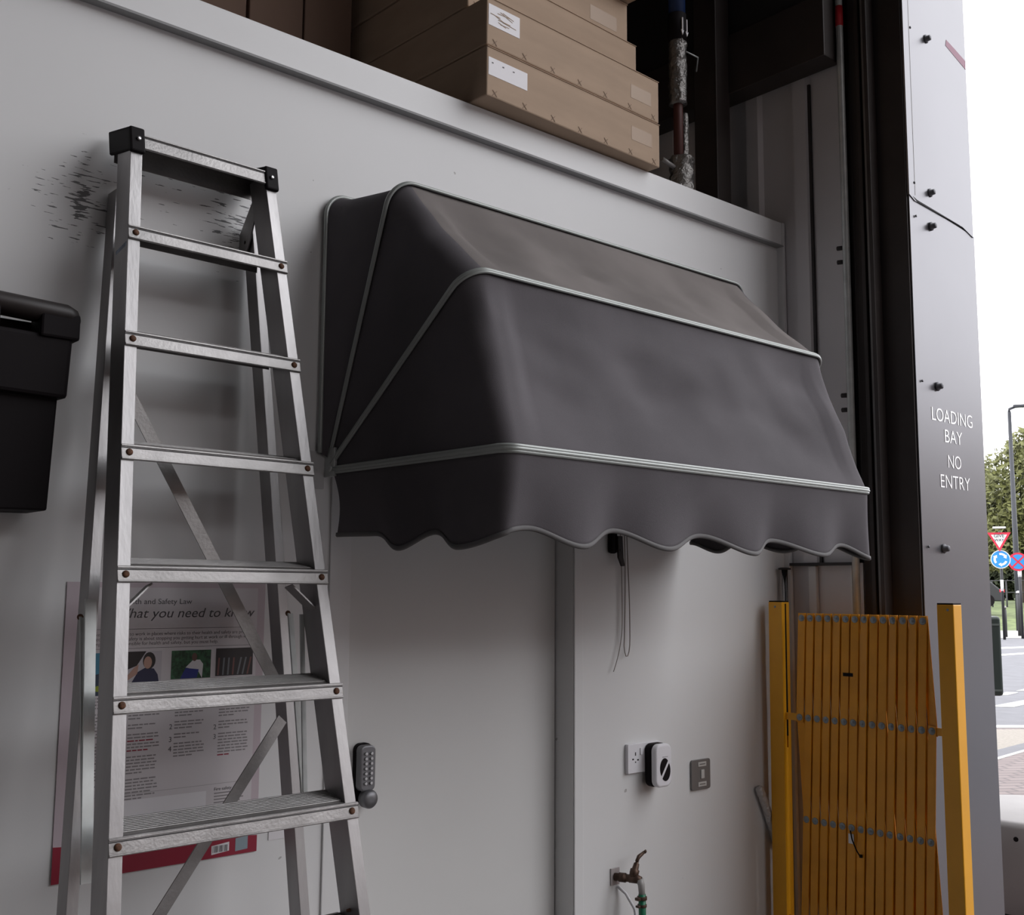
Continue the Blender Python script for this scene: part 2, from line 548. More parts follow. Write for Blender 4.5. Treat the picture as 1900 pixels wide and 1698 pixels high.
def tread(k, depth, fh, top=False):
    a, b = LL(k), LR(k)
    ax = (b - a)
    ln = ax.length
    ax.normalize()
    f0 = -npd * 0.004
    m = MB()
    up = -rdn
    ext = 0.0015
    A = a - ax * ext + f0
    # front lip lies on the rails, the plate runs back between them
    m.obox(A, ax * (ln + 2 * ext), npd * 0.0035, rdn * fh)
    m.obox(A - npd * 0.0025 + rdn * 0.0015, ax * (ln + 2 * ext), npd * 0.003, rdn * 0.0035)
    m.obox(A - npd * 0.0015 + rdn * (fh - 0.004), ax * (ln + 2 * ext), npd * 0.002, rdn * 0.003)
    B = a + ax * (0.004 if top else 0.0265)
    L2 = ln - (0.008 if top else 0.053)
    m.obox(B - npd * 0.001, ax * L2, tdir * depth, rdn * 0.003)
    m.obox(B + tdir * (depth - 0.003), ax * L2, tdir * 0.003, -ZZ * (0.056 if top else 0.03))
    nr = 9
    tn = ax.cross(tdir).normalized()
    if tn.z < 0:
        tn = -tn
    for i in range(nr):
        o = B + tdir * (0.012 + (depth - 0.024) * i / (nr - 1)) + tn * 0.0005
        m.obox(o, ax * L2, tdir * 0.0032, tn * 0.0028)
    t = obj('top_tread' if top else 'tread', m, ALU_TREAD, lad, 0.0006, seg=1)
    gv = MB().obox(A - npd * 0.0004 + rdn * 0.0062, ax * (ln + 2 * ext), npd * 0.001, rdn * 0.0022)
    obj('lip_groove', gv, DARKSTEEL, t)
    if not top:
        for e, sg in ((a, 1), (b, -1)):
            p = e + ax * sg * 0.014 + rdn * fh * 0.52 + f0
            obj('rivet', MB().lathe([(0, 0.0068), (0.0015, 0.0068), (0.0038, 0.0045), (0.0042, 0.001)], p, -npd, 12), RUST, t)
    return t


tt = tread(-0.93, 0.095, 0.034, True)
for k in range(0, 9):
    tread(k, 0.082, 0.031)
# black end caps of the top tread
for P, sg in ((LL, 1), (LR, -1)):
    o = P(-0.93)
    m = MB()
    wcap = 0.033
    m.obox(o - dd * sg * 0.006 - npd * 0.009 - rdn * 0.012, dd * sg * wcap, npd * 0.012, rdn * 0.058)
    m.obox(o - dd * sg * 0.006 - npd * 0.004 - rdn * 0.012, dd * sg * 0.009, tdir * 0.112, rdn * 0.058)
    m.obox(o - dd * sg * 0.006 - npd * 0.004 - rdn * 0.012, dd * sg * wcap, tdir * 0.112, rdn * 0.010)
    cap = obj('end_cap', m, BLACKP, tt, 0.004)
    obj('screw', MB().lathe([(0, 0.005), (0.002, 0.005), (0.003, 0.002)], o + dd * sg * 0.012 - npd * 0.010 + rdn * 0.016, -npd, 8), SILVERB, tt)


# rear frame
def RL(z):  # back left outer edge
    return V((0.839 - 0.067 * (2.172 - z), -0.030 - 0.135 * (2.172 - z), z))
def RRr(z):
    return V((1.196 + 0.040 * (2.242 - z), -0.030 - 0.135 * (2.172 - z), z))


rb = V((0, -0.99, 0.14))    # from the back edge towards the front rails


def rear_channel(P, sg):
    sec = [(0, 0), (0.0025, 0), (0.0025, 0.0435), (0.0195, 0.0435), (0.0195, 0), (0.022, 0), (0.022, 0.046), (0, 0.046)]
    m = MB().loft([[P(z) + V((sg * a, 0, 0)) + V((0, -b, 0)) for a, b in sec] for z in (0.03, 2.345)])
    for fc in m.bm.faces:
        fc.smooth = False
    return m


rearL = obj('rear_rail', rear_channel(RL, 1), ALU, lad, 0.001)
rearR = obj('rear_rail', rear_channel(RRr, -1), ALU, lad, 0.001)
for r, P, sg in ((rearL, RL, 1), (rearR, RRr, -1)):
    q = P(0.03)
    obj('rubber_foot', MB().box((min(q.x, q.x + sg * 0.026) - 0.002, q.y - 0.05, 0.0), (max(q.x, q.x + sg * 0.026) + 0.002, q.y + 0.003, 0.04)), BLACKP, r, 0.003)
# hinge brackets joining front and rear rails
for P, F, sg in ((RL, LL, 1), (RRr, LR, -1)):
    q = P(2.345)
    x = q.x + sg * 0.023
    p0 = F(-0.76) + npd * 0.055
    m = MB()
    m.prism([(x, p0.y - 0.004, p0.z + 0.028), (x, p0.y - 0.020, p0.z + 0.012), (x, q.y - 0.040, q.z - 0.060), (x, q.y - 0.022, q.z - 0.075), (x, q.y + 0.004, q.z - 0.058), (x, q.y + 0.004, q.z - 0.020)], (sg * 0.004, 0, 0))
    h = obj('hinge_bracket', m, ALU_TREAD, lad, 0.001)
    obj('rivet', MB().lathe([(0, 0.008), (0.002, 0.008), (0.004, 0.004)], (x, q.y - 0.025, q.z - 0.045), (sg, 0, 0), 10), RUST, h)


def rear_pt(px, py):
    z = 1.5
    for i in range(20):
        yv = -0.030 - 0.135 * (2.172 - z) - 0.048
        r = ray(px, py)
        p = CAM + r * ((yv - CAM.y) / r.y)
        z = p.z
    return p


def strip(name, p, q, w=0.026, t=0.003):
    return obj(name, MB().bar(p, q, w, t, V(q - p).cross(V((0, 1, 0.14)))), ALU_TREAD, lad)


a1, a2 = rear_pt(250, 752), rear_pt(503, 1250)
strip('diagonal_brace', a1 + (a1 - a2) * 0.10, a2 + (a2 - a1) * 0.06)
b1, b2 = rear_pt(520, 1340), rear_pt(312, 1672)
strip('diagonal_brace', b1 + (b1 - b2) * 0.02, b2 + (b2 - b1) * 0.55)
# folded spreader bars
for (t0, t1, t2, w0, sg) in (((147, 1145, -0.205), (168, 1112, -0.22), (160, 1640, -0.31), 0.024, 1), ((532, 1138, -0.23), (560, 1140, -0.27), (566, 1480, -0.30), 0.012, -1)):
    piv, p1, mid = at_y(*t0), at_y(*t1), at_y(*t2)
    sp = obj('spreader_bar', MB().bar(p1, mid, w0, 0.003, (1, 0.3, 0)), GALV, lad)
    obj('spreader_bar', MB().bar(piv + V((0.006, -0.004, 0)), mid + V((0.004, 0.012, 0)), 0.020, 0.003, (1, 0.6, 0)), GALV, lad)
    obj('rivet', MB().lathe([(0, 0.006), (0.002, 0.006), (0.004, 0.003)], piv + V((0, -0.004, 0)), (0, -1, 0), 10), RUST, sp)
# knee braces under the fourth tread
for F, sg in ((LL, 1), (LR, -1)):
    p = F(3.12) + dd * sg * 0.075 + npd * 0.03
    q = F(3.40) + dd * sg * 0.008 + npd * 0.03
    obj('knee_brace', MB().bar(p, q, 0.028, 0.003, npd), ALU_TREAD, lad)
obj('rail_bolt', MB().lathe([(0, 0.006), (0.012, 0.006), (0.012, 0.004), (0.03, 0.003)], LR(5.85) - dd * 0.003 + npd * 0.03, -dd, 10), RUST, railR)

# ------------------------------------------------------------------ awning
AX0, AX1 = 1.42, 2.775
PZ = 1.792
aw = thing('window_awning', 'charcoal fabric canopy awning with pale ribs and scalloped valance on the cabin wall', 'awning', (2.1, 0, 1.6))
#        angle, radius, x0, x1, corner radius, pivot y/z
BARS = [(89.0, 0.690, 1.392, 2.80, 0.055, (-0.013, 1.828)),
        (68.5, 0.712, AX0, AX1, 0.060, (-0.020, 1.815)),
        (35.6, 0.668, AX0, AX1, 0.060, (-0.030, 1.802)),
        (-0.8, 0.673, AX0, AX1 + 0.005, 0.035, (-0.036, 1.786))]


def upath(spec, n_arm=26, n_c=9, n_f=64):
    ang, R, x0, x1, cr, (py, pz) = spec
    a = math.radians(ang)
    tip = V((0, -math.cos(a) * R, PZ + math.sin(a) * R))
    if ang > 80:
        tip.y = -0.013
    p0 = V((0, py, pz))
    e = (tip - p0)
    ln = e.length
    e.normalize()
    pts = []
    for i in range(n_arm):
        q = p0 + e * ((ln - cr) * i / (n_arm - 1))
        pts.append(V((x0, q.y, q.z)))
    for i in range(1, n_c):
        u = math.pi / 2 * i / n_c
        q = p0 + e * (ln - cr + cr * math.sin(u))
        pts.append(V((x0 + cr * (1 - math.cos(u)), q.y, q.z)))
    for i in range(n_f):
        q = p0 + e * ln
        pts.append(V((x0 + cr + (x1 - x0 - 2 * cr) * i / (n_f - 1), q.y, q.z)))
    for i in range(1, n_c):
        u = math.pi / 2 * (1 - i / n_c)
        q = p0 + e * (ln - cr + cr * math.sin(u))
        pts.append(V((x1 - cr * (1 - math.cos(u)), q.y, q.z)))
    for i in range(n_arm):
        q = p0 + e * ((ln - cr) * (1 - i / (n_arm - 1)))
        pts.append(V((x1, q.y, q.z)))
    return pts


paths = [upath(b) for b in BARS]
mid0 = 26 + 9 - 1
for si in range(3):
    A, B = paths[si], paths[si + 1]
    n = len(A)
    NV = 26
    m = MB()
    grid = []
    for j in range(NV + 1):
        v = j / NV
        row = []
        for i in range(n):
            p = A[i].lerp(B[i], v)
            u = i / (n - 1)
            w = math.sin(math.pi * v)
            arm = min(1.0, i / 30.0, (n - 1 - i) / 30.0)
            # inward sag of the stretched cloth
            ctr = V((min(max(p.x, AX0 + 0.3), AX1 - 0.3), -0.05, PZ + 0.05))
            d = (ctr - p)
            if d.length > 1e-4:
                d.normalize()
            front = 1.0 if 36 < i < n - 37 else 0.35
            # soft creases
            q = V((p.x * 3.0 + p.z * 2.0, p.y * 3.0, p.z * 5.5 - p.x * 1.6 + si * 7))
            cr = noise.noise(q) * 0.020 + noise.noise(q * 2.3) * 0.010
            # dents beside the ridges, strongest under the bar
            dist = min(abs(i - 32), abs(i - (n - 33)))
            dent = math.exp(-((dist - 6) / 5.0) ** 2) * math.exp(-((v - 0.16) / 0.12) ** 2) * 0.010
            amt = w * arm * (0.020 * front + cr * (0.4 + 0.6 * front)) + dent * arm
            row.append(p + d * amt)
        grid.append(row)
    m.loft(grid, closed=False, caps=False)
    o = obj('canopy_panel', m, FABRIC, aw, smooth=True)
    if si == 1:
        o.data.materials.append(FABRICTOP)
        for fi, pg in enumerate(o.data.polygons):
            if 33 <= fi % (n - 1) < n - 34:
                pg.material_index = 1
    sm = o.modifiers.new('thickness', 'SOLIDIFY')
    sm.thickness = 0.0012


def smooth_path(pts, k=1):
    return pts


def bar_profile(pts, ctr_y, rr):
    """ridged cover strip: three small beads side by side, on the outside of the cloth"""
    out = MB()
    for off in (-1, 0, 1):
        q = []
        for i, p in enumerate(pts):
            t = (pts[min(i + 1, len(pts) - 1)] - pts[max(i - 1, 0)]).normalized()
            c0 = V((min(max(p.x, AX0 + 0.25), AX1 - 0.25), -0.05, PZ + 0.02))
            o_ = (p - c0).normalized()
            o_ = (o_ - t * o_.dot(t)).normalized()
            sd = t.cross(o_)
            q.append(p + o_ * (0.0035 if off else 0.005) + sd * off * rr * 1.25)
        out.tube(q, rr, 8)
    return out


for b, pth in enumerate(paths):
    if b == 0:
        obj('frame_rib', MB().tube([p + V((0, -0.002, 0)) for p in pth], 0.006, 8), PIPING, aw, smooth=True)
    else:
        obj('frame_rib', bar_profile(pth, 0, 0.0036 if b < 3 else 0.0045), PIPING, aw, smooth=True)

# valance
pv = paths[3]
cum = [0]
for a, b in zip(pv, pv[1:]):
    cum.append(cum[-1] + (b - a).length)
TOT = cum[-1]


def along(s):
    s = max(0, min(TOT, s))
    for i in range(len(cum) - 1):
        if s <= cum[i + 1]:
            break
    t = (s - cum[i]) / max(1e-9, cum[i + 1] - cum[i])
    d = (pv[i + 1] - pv[i]).normalized()
    # smoothed outward normal
    a = pv[max(i - 4, 0)]
    b = pv[min(i + 5, len(pv) - 1)]
    dd_ = (b - a).normalized()
    nrm = V((dd_.y, -dd_.x, 0)).normalized()
    if nrm.dot(pv[i] - V((2.1, -0.2, pv[i].z))) < 0:
        nrm = -nrm
    return pv[i].lerp(pv[i + 1], t), nrm


SCAL = [(0, 1.626), (.15, 1.624), (.285, 1.586), (.385, 1.619), (.50, 1.583), (.70, 1.622), (.835, 1.588), (.955, 1.627), (1.105, 1.591), (1.255, 1.627), (1.43, 1.589), (1.54, 1.626), (1.73, 1.594), (1.85, 1.624), (1.975, 1.590), (2.12, 1.640), (2.25, 1.616), (2.38, 1.648), (2.49, 1.620), (TOT, 1.65)]


def scal(s):
    for (s0, z0_), (s1, z1_) in zip(SCAL, SCAL[1:]):
        if s <= s1:
            u = (s - s0) / (s1 - s0)
            return z0_ + (z1_ - z0_) * (0.5 - 0.5 * math.cos(math.pi * u))
    return SCAL[-1][1]


m = MB()
NS, NVv = 260, 12
grid = [[] for _ in range(NVv + 1)]
hem, hem2 = [], []
for i in range(NS + 1):
    s = TOT * i / NS
    p, nr = along(s)
    zb = scal(s)
    low = (1.607 - zb) / 0.019           # +1 at the lowest point of a scallop
    edge = min(1, s / 0.12, (TOT - s) / 0.12)
    for j in range(NVv + 1):
        v = j / NVv
        bulge = (0.014 * low * v ** 1.4 + 0.010 * noise.noise(V((s * 4.2, v * 0.7, 3))) * v) * (0.3 + 0.7 * edge)
        tuck = 0.0
        if s < 0.2:
            tuck = 0.022 * math.sin(math.pi * v) * (1 - s / 0.2)
        q = p + nr * (bulge + 0.002 - 0.012 * v)
        q = V((q.x, q.y, p.z - 0.004 + (zb - p.z + 0.004) * v))
        if s < 0.2:
            q.y -= tuck
        grid[j].append(q)
    hem.append(grid[-1][-1] + V((0, 0, 0.001)))
    hem2.append(grid[-1][-1] + nr * 0.0018 + V((0, 0, 0.0085)))
m.loft(grid, closed=False, caps=False)
val = obj('valance', m, FABRIC, aw, smooth=True)
sm = val.modifiers.new('thickness', 'SOLIDIFY')
sm.thickness = 0.0012
hb = MB()
rings = []
for i, p in enumerate(hem):
    _, nr = along(TOT * i / NS)
    rings.append([p + nr * 0.0028 + V((0, 0, 0.008)), p + nr * 0.0034, p + V((0, 0, -0.003)), p - nr * 0.0034, p - nr * 0.0028 + V((0, 0, 0.008))])
hb.loft(rings)
obj('hem_binding', hb, BINDING, val, smooth=True)
# pivots
for xx in (AX0 - 0.004, AX1 + 0.004):
    pm = MB()
    pm.box((xx - 0.004, -0.05, 1.77), (xx + 0.004, 0.0, 1.84))
    pm.lathe([(0, 0.008), (0.004, 0.008), (0.006, 0.005)], (xx - 0.004, -0.036, 1.789), (-1, 0, 0), 10)
    obj('pivot_bracket', pm, GALV, aw, 0.001)
wp = tag(obj('wall_plate', MB().box((1.366, -0.006, 1.742), (1.412, 0.0, 1.832)).lathe([(0, 0.0035), (0.001, 0.0035), (0.0015, 0.002)], (1.392, -0.006, 1.787), (0, -1, 0), 8), mat('pale_plate', (0.5, 0.5, 0.5), 0.5), None, 0.001),
         'small pale grey screw plate on the wall below the awning left pivot', 'bracket')

# cord cleat and pull cords under the awning
cl = thing('cord_cleat', 'black cleat with angled lever hanging below the awning scallops', 'cleat', (2.43, 0, 1.57))
obj('base', MB().box((2.412, -0.022, 1.612), (2.440, -0.0005, 1.70)), BLACKP, cl, 0.008)
obj('lever', MB().prism([(2.430, -0.030, 1.665), (2.451, -0.030, 1.665), (2.455, -0.030, 1.600), (2.461, -0.030, 1.575), (2.448, -0.030, 1.574), (2.434, -0.030, 1.60)], (0, 0.008, 0)).lathe([(0, 0.004), (0.010, 0.004)], (2.440, -0.032, 1.622), (0, 1, 0), 8), BLACKDUST, cl, 0.002)
pts = []
for i in range(40):
    t = i / 39
    if t < 0.45:
        u = t / 0.45
        pts.append((2.478 - 0.004 * u + 0.004 * math.sin(u * 3), -0.012, 1.70 - (1.70 - 1.345) * u))
    elif t < 0.6:
        u = (t - 0.45) / 0.15
        a = math.pi * (1 + u)
        pts.append((2.4855 + 0.0125 * math.cos(a) * (1 if u < .5 else 1.1), -0.012, 1.325 + 0.034 * math.sin(a) + (0.02 * (1 - u) if u < .5 else .02 * u)))
    else:
        u = (t - 0.6) / 0.4
        pts.append((2.500 - 0.010 * u + 0.002 * math.sin(u * 5), -0.012, 1.345 + (1.70 - 1.345) * u))
tag(obj('pull_cord', MB().tube(pts, 0.0017, 6), CORD, smooth=True), 'thin beige cord hanging in a long narrow loop beside the black cleat', 'cord')
pts = [(2.462 + 0.006 * math.sin(i / 24 * 3) - (0.035 * max(0, (i - 16) / 8) ** 2), -0.009 - 0.002 * i / 24, 1.69 - 0.43 * i / 24) for i in range(25)]
tag(obj('pull_cord', MB().tube(pts, 0.0014, 6), CORD, smooth=True), 'loose cord end curling to the left under the awning beside the loop', 'cord')

# ------------------------------------------------------------------ cartons on the roof
GRP1 = 'flat cartons stacked at the roof edge'
GRP2 = 'cartons standing on end on the roof'


def carton(label, x0, x1, y0, y1, z0, z1, rot, group, bits):
    r = thing('carton', label, 'carton', (x0, y0, z0), group)
    a = V((math.cos(rot), math.sin(rot), 0))
    b = V((-math.sin(rot), math.cos(rot), 0))
    o = V((x0, y0, z0))
    L, D, H = x1 - x0, y1 - y0, z1 - z0
    m = MB().obox(o, a * L, b * D, ZZ * H)
    body = obj('body', m, CARDSHADE if group == GRP2 else CARD, r, 0.004)
    if 'flap' in bits:
        obj('lid_flap', MB().obox(o - b * 0.0025 + ZZ * (H - 0.004), a * L, b * (D + 0.0025), ZZ * 0.0025), CARD, r, 0.001)
    if 'label' in bits:
        lx_, lw, lzz, lh, torn = bits['label']
        lab = obj('shipping_label', MB().obox(o + a * lx_ - b * 0.0008 + ZZ * lzz, a * lw, b * 0.0007, ZZ * lh), PAPER, r, label='white paper shipping label')
        pm = MB()
        random.seed(int(lx_ * 1000) + int(lh * 1000))
        if torn:
            for i in range(9):
                s0 = random.random() * 0.5
                p = o + a * (lx_ + lw * s0) + ZZ * (lzz + lh * (0.15 + 0.7 * random.random())) - b * 0.0013
                q = p + a * lw * (0.2 + 0.25 * random.random()) - ZZ * lh * (random.random() * 0.3 - 0.05)
                pm.bar(p, q, 0.0018, 0.0004, ZZ)
            obj('print', pm, CARD, lab)
        else:
            for i in range(3):
                p = o + a * (lx_ + lw * (0.08 + 0.27 * i)) + ZZ * (lzz + lh * 0.72) - b * 0.0013
                obj('print', MB().bar(p, p + a * lw * 0.04, 0.003, 0.0004, ZZ), PRINT, lab)
    for tx, tw, tz, thh in bits.get('tape', ()):
        obj('tape', MB().obox(o + a * tx - b * 0.0006 + ZZ * tz, a * tw, b * 0.0006, ZZ * thh), CARDTAPE, r, label='brown parcel tape')
    if 'staples' in bits:
        for k in range(7):
            sm_ = MB()
            p = o + a * (0.03 + (L - 0.06) * k / 6) + ZZ * 0.013 - b * 0.0012
            sm_.bar(p - a * 0.008 - ZZ * 0.008, p + a * 0.008 + ZZ * 0.008, 0.0016, 0.0006, b.cross(a + ZZ))
            sm_.bar(p - a * 0.008 + ZZ * 0.008, p + a * 0.008 - ZZ * 0.008, 0.0016, 0.0006, b.cross(a - ZZ))
            obj('staple', sm_, MATS.get('staple_dent') or mat('staple_dent', (0.24, 0.16, 0.11), 0.8), r)
    return r


rot = 0.035
carton('bottom flat cardboard carton overhanging the roof edge, blank white label at left', 1.845, 2.60, -0.090, 0.50, 2.858, 3.004, rot, GRP1,
       {'flap': 1, 'label': (0.006, 0.150, 0.062, 0.052, False), 'tape': [(0.615, 0.10, 0.055, 0.045)], 'staples': 1})
carton('second flat carton up, with a torn white label above the blank one', 1.847, 2.602, -0.086, 0.50, 3.009, 3.152, rot, GRP1,
       {'flap': 1, 'label': (0.006, 0.120, 0.060, 0.062, True), 'tape': [(0.615, 0.10, 0.045, 0.045)], 'staples': 1})
carton('third flat carton up, set back from the two below it', 1.847, 2.59, 0.0, 0.58, 3.157, 3.305, rot, GRP1,
       {'flap': 1, 'tape': [(0.55, 0.13, 0.0, 0.05)], 'staples': 1})
carton('fourth flat carton up, cut by the top edge of the photo', 1.845, 2.58, 0.03, 0.60, 3.310, 3.46, rot, GRP1,
       {'flap': 1, 'tape': [(0.55, 0.13, 0.03, 0.05)]})
carton('unseen flat carton added above the fourth one as a light blocker', 1.85, 2.59, -0.02, 0.60, 3.465, 3.612, rot, GRP1, {'flap': 1})  # this and the next two are unseen, added to shade the standing cartons
carton('unseen flat carton, sixth up, added as a light blocker', 1.84, 2.585, -0.05, 0.60, 3.617, 3.764, rot, GRP1, {'flap': 1})
carton('unseen top carton of the flat stack, added as a light blocker', 1.85, 2.60, -0.03, 0.60, 3.769, 3.92, rot, GRP1, {'flap': 1})
xs = [1.05, 1.235, 1.421, 1.608, 1.785]
names = ['cardboard carton on end, far left of the standing row on the roof',
         'cardboard carton on end, second from the left in the standing row on the roof',
         'cardboard carton on end, third from the left in the standing row on the roof',
         'cardboard carton on end beside the dark gap before the flat stack']
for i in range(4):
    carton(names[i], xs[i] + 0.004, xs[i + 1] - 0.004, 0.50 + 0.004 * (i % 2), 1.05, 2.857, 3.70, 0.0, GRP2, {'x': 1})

# ------------------------------------------------------------------ pipe, post and pole at the right end
pp = thing('lagged_pipe', 'vertical pipe with foil lagging and blue upper section on the cabin roof', 'pipe', (2.885, 0.09, ROOF))
PX, PY = 2.885, 0.095
obj('pipe', MB().tube([(PX, PY, 2.856), (PX, PY, 3.5)], 0.017, 14), REDPIPE, pp, smooth=True)


def foil(z0, z1, r, x, yv, seed):
    random.seed(seed)
    ns = int((z1 - z0) / 0.008) + 2
    rings = []
    for i in range(ns):
        z = z0 + (z1 - z0) * i / (ns - 1)
        rings.append([(x + math.cos(a) * rr, yv + math.sin(a) * rr, z) for a, rr in [(2 * math.pi * k / 20, r * (1 + 0.22 * noise.noise(V((k % 20 * 0.55, z * 40, seed))))) for k in range(20)]])
    return MB().loft(rings)


obj('foil_lagging', foil(3.215, 3.455, 0.031, PX, PY, 1), FOIL, pp, smooth=True)
obj('foil_lagging', foil(2.857, 3.02, 0.042, PX + 0.015, PY, 2), FOIL, pp, smooth=True)
obj('foil_lagging', foil(3.02, 3.19, 0.014, PX + 0.034, PY, 3), FOIL, pp, smooth=True)
obj('black_band', MB().tube([(PX, PY, 3.448), (PX, PY, 3.55)], 0.033, 18), BLACKP, pp, smooth=True)
am = MB()
for dx in (-0.012, 0.012):
    yv = PY - 0.034
    am.box((PX + dx - 0.002, yv - 0.002, 3.475), (PX + dx + 0.002, yv + 0.002, 3.525))
    am.prism([(PX + dx - 0.007, yv - 0.002, 3.478), (PX + dx + 0.007, yv - 0.002, 3.478), (PX + dx, yv - 0.002, 3.460)], (0, 0.003, 0))
obj('flow_arrows', am, PAPER, pp)
obj('blue_section', MB().tube([(PX, PY, 3.55), (PX, PY, 4.2)], 0.030, 18), BLUE, pp, smooth=True)
obj('wire_strap', MB().tube([(PX + 0.02, PY, 3.43), (PX + 0.09, PY - 0.02, 3.415), (PX + 0.13, PY + 0.02, 3.39)], 0.003, 6), GALV, pp)
obj('pipe_clip', MB().tube([(PX - 0.09, PY, 2.99), (PX - 0.01, PY, 2.975)], 0.008, 8), GREYPLAST, pp)

tag(obj('steel_post', MB().box((3.155, 0.14, 2.856), (3.225, 0.24, 7.95)).box((3.150, 0.130, 2.856), (3.232, 0.139, 7.95)), DARKBROWN, None, 0.003),
    'dark brown steel post rising from the roof behind the cabin corner', 'post')

gpole = thing('galvanised_pole', 'tall galvanised pole with a red tape band beside the doorway', 'pole', (3.30, -0.305, 0))
obj('tube', MB().tube([(3.300, -0.302, 0.0), (3.300, -0.302, 7.3)], 0.0125, 16), GALV, gpole, smooth=True)
obj('tape_band', MB().tube([(3.300, -0.302, 3.50), (3.300, -0.302, 3.575)], 0.0135, 16), REDTAPE, gpole, smooth=True, label='red tape band')
for zz in (2.12, 2.17, 2.64, 2.69):
    obj('clamp_bolt', MB().lathe([(0, 0.008), (0.02, 0.008), (0.022, 0.004)], (3.300, -0.290, zz), (-0.4, 0.9, 0), 8), DARKSTEEL, gpole)
sp = thing('steel_pipe', 'short polished steel pipe at the cabin corner above the left yellow post', 'pipe', (3.285, -0.03, 0))
obj('tube', MB().tube([(3.285, -0.03, 0.0), (3.285, -0.03, 1.585)], 0.011, 16), CHROME, sp, smooth=True)
obj('flange', MB().lathe([(0, 0.022), (0.006, 0.022), (0.008, 0.012)], (3.285, -0.03, 1.578), (0, 0, 1), 16), DARKSTEEL, sp)
fp = []
for i in range(30):
    t = i / 29
    fp.append((3.125 + 0.10 * t ** 0.9, -0.0176, 0.850 - 0.20 * t))
rings_r = [0.0145 * (1 + 0.15 * noise.noise(V((i * 0.7, 2, 5)))) for i in range(30)]
rings_r[0] = 0.008
tag(obj('foil_pipe', MB().tube(fp, rings_r, 12), FOILB, smooth=True), 'slanting foil wrapped pipe end poking out behind the left yellow post', 'pipe')

# ------------------------------------------------------------------ expanding barrier
BX = 3.17
bar_ = thing('expanding_barrier', 'folded yellow expanding trellis barrier standing against the doorway', 'barrier', (BX, -0.4, 0))


def post(yt, yb, w, d, slot):
    z1 = 1.466
    m = MB()
    o = V((BX, yt, z1))
    dn = V((0, yb - yt, -z1))
    if not slot:
        m.obox(o, (d, 0, 0), (0, w, 0), dn)
        return obj('post', m, YELLOW, bar_, 0.003)
    # channel with a slot facing the trellis
    for a, b in ((0, 0.018), (0.027, d)):
        m.obox(o + V((a, 0, 0)), (b - a, 0, 0), (0, w, 0), dn)
    m.obox(o + V((0.017, w - 0.006, 0)), (0.011, 0, 0), (0, 0.006, 0), dn)
    for a, b in ((0.0, 0.004), (0.33, 1.0)):
        m.obox(o + dn * a + V((0.0175, 0.0003, 0)), (0.010, 0, 0), (0, 0.012, 0), dn * (b - a))
    return obj('post', m, YELLOW, bar_, 0.0015)


pL = post(-0.095, -0.085, 0.054, 0.043, True)
pR = post(-0.701, -0.701, 0.053, 0.052, False)
obj('slot_shade', MB().box((BX + 0.0184, -0.0925, 1.02), (BX + 0.0266, -0.0905, 1.462)), BLACKP, pL)  # black strip standing for the shade inside the slot
obj('end_plug', MB().box((BX + 0.002, -0.094, 1.4645), (BX + 0.041, -0.042, 1.470)), BLACKP, pL)
obj('end_plug', MB().box((BX + 0.002, -0.700, 1.4645), (BX + 0.050, -0.649, 1.470)), BLACKP, pR)
for yy, rt_ in ((-0.068, pL), (-0.683, pR)):
    obj('screw', MB().lathe([(0, 0.004), (0.0015, 0.004), (0.002, 0.002)], (BX - 0.0002, yy, 1.45), (-1, 0, 0), 8), ZINC, rt_)
ROWZ = [1.414, 1.087, 0.760, 0.433, 0.106]
NCOL = 14
Y0, PIT = -0.165, 0.0332


def node(r, c):      # c may be a half step on odd rows
    return V((0, Y0 - PIT * c, ROWZ[0] + (ROWZ[r] - ROWZ[0])))


def slat_pts(c0, r0, sgn):
    r, c = r0, c0
    while r < 4:
        nc = c + sgn * 0.5
        if nc < -0.51 or nc > NCOL - 0.49:
            break
        r, c = r + 1, nc
    return (r0, c0), (r, c)


starts = {-1: [(0, i) for i in range(NCOL)] + [(1, NCOL - 0.5), (3, NCOL - 0.5)],
          1: [(0, i) for i in range(NCOL)] + [(1, -0.5), (3, -0.5)]}
for sgn, xo, mm in ((-1, 0.012, YELLOWD), (1, 0.0175, YELLOWD)):
    for (r0, c0) in starts[sgn]:
        (ra, ca), (rb, cb) = slat_pts(c0, r0, sgn)
        a, b = node(ra, ca), node(rb, cb)
        jit = random.uniform(-0.0012, 0.0030)
        a.x = b.x = BX + xo
        e = (b - a).normalized()
        m = MB()
        wv = 0.0272 if sgn < 0 else 0.031
        m.bar(a - e * 0.016, b + e * 0.016, wv, 0.0036, (jit * 70, 1, 0))
        obj('slat', m, mm, bar_, 0.0008, seg=1)
for r in range(5):
    cols = range(NCOL) if r % 2 == 0 else [i - 0.5 for i in range(NCOL + 1)]
    for cc in cols:
        p = node(r, cc)
        m = MB().lathe([(0, 0.0112), (0.0012, 0.0112), (0.002, 0.009), (0.002, 0.0045), (0.004, 0.0035), (0.0045, 0.001)], (BX + 0.0100, p.y, p.z), (-1, 0, 0), 12)
        obj('rivet', m, ZINC, bar_)
obj('link_arm', MB().box((BX + 0.012, -0.160, 1.075), (BX + 0.016, -0.08, 1.098)), YELLOW, bar_)
obj('link_arm', MB().box((BX + 0.012, -0.665, 1.075), (BX + 0.016, -0.60, 1.098)), YELLOW, bar_)
obj('link_arm', MB().box((BX + 0.012, -0.160, 0.422), (BX + 0.016, -0.08, 0.445)), YELLOW, bar_)
obj('link_arm', MB().box((BX + 0.012, -0.665, 0.422), (BX + 0.016, -0.60, 0.445)), YELLOW, bar_)
obj('maker_sticker', MB().box((BX + 0.0080, -0.352, 1.232), (BX + 0.0100, -0.317, 1.243)), BLACKP, bar_)
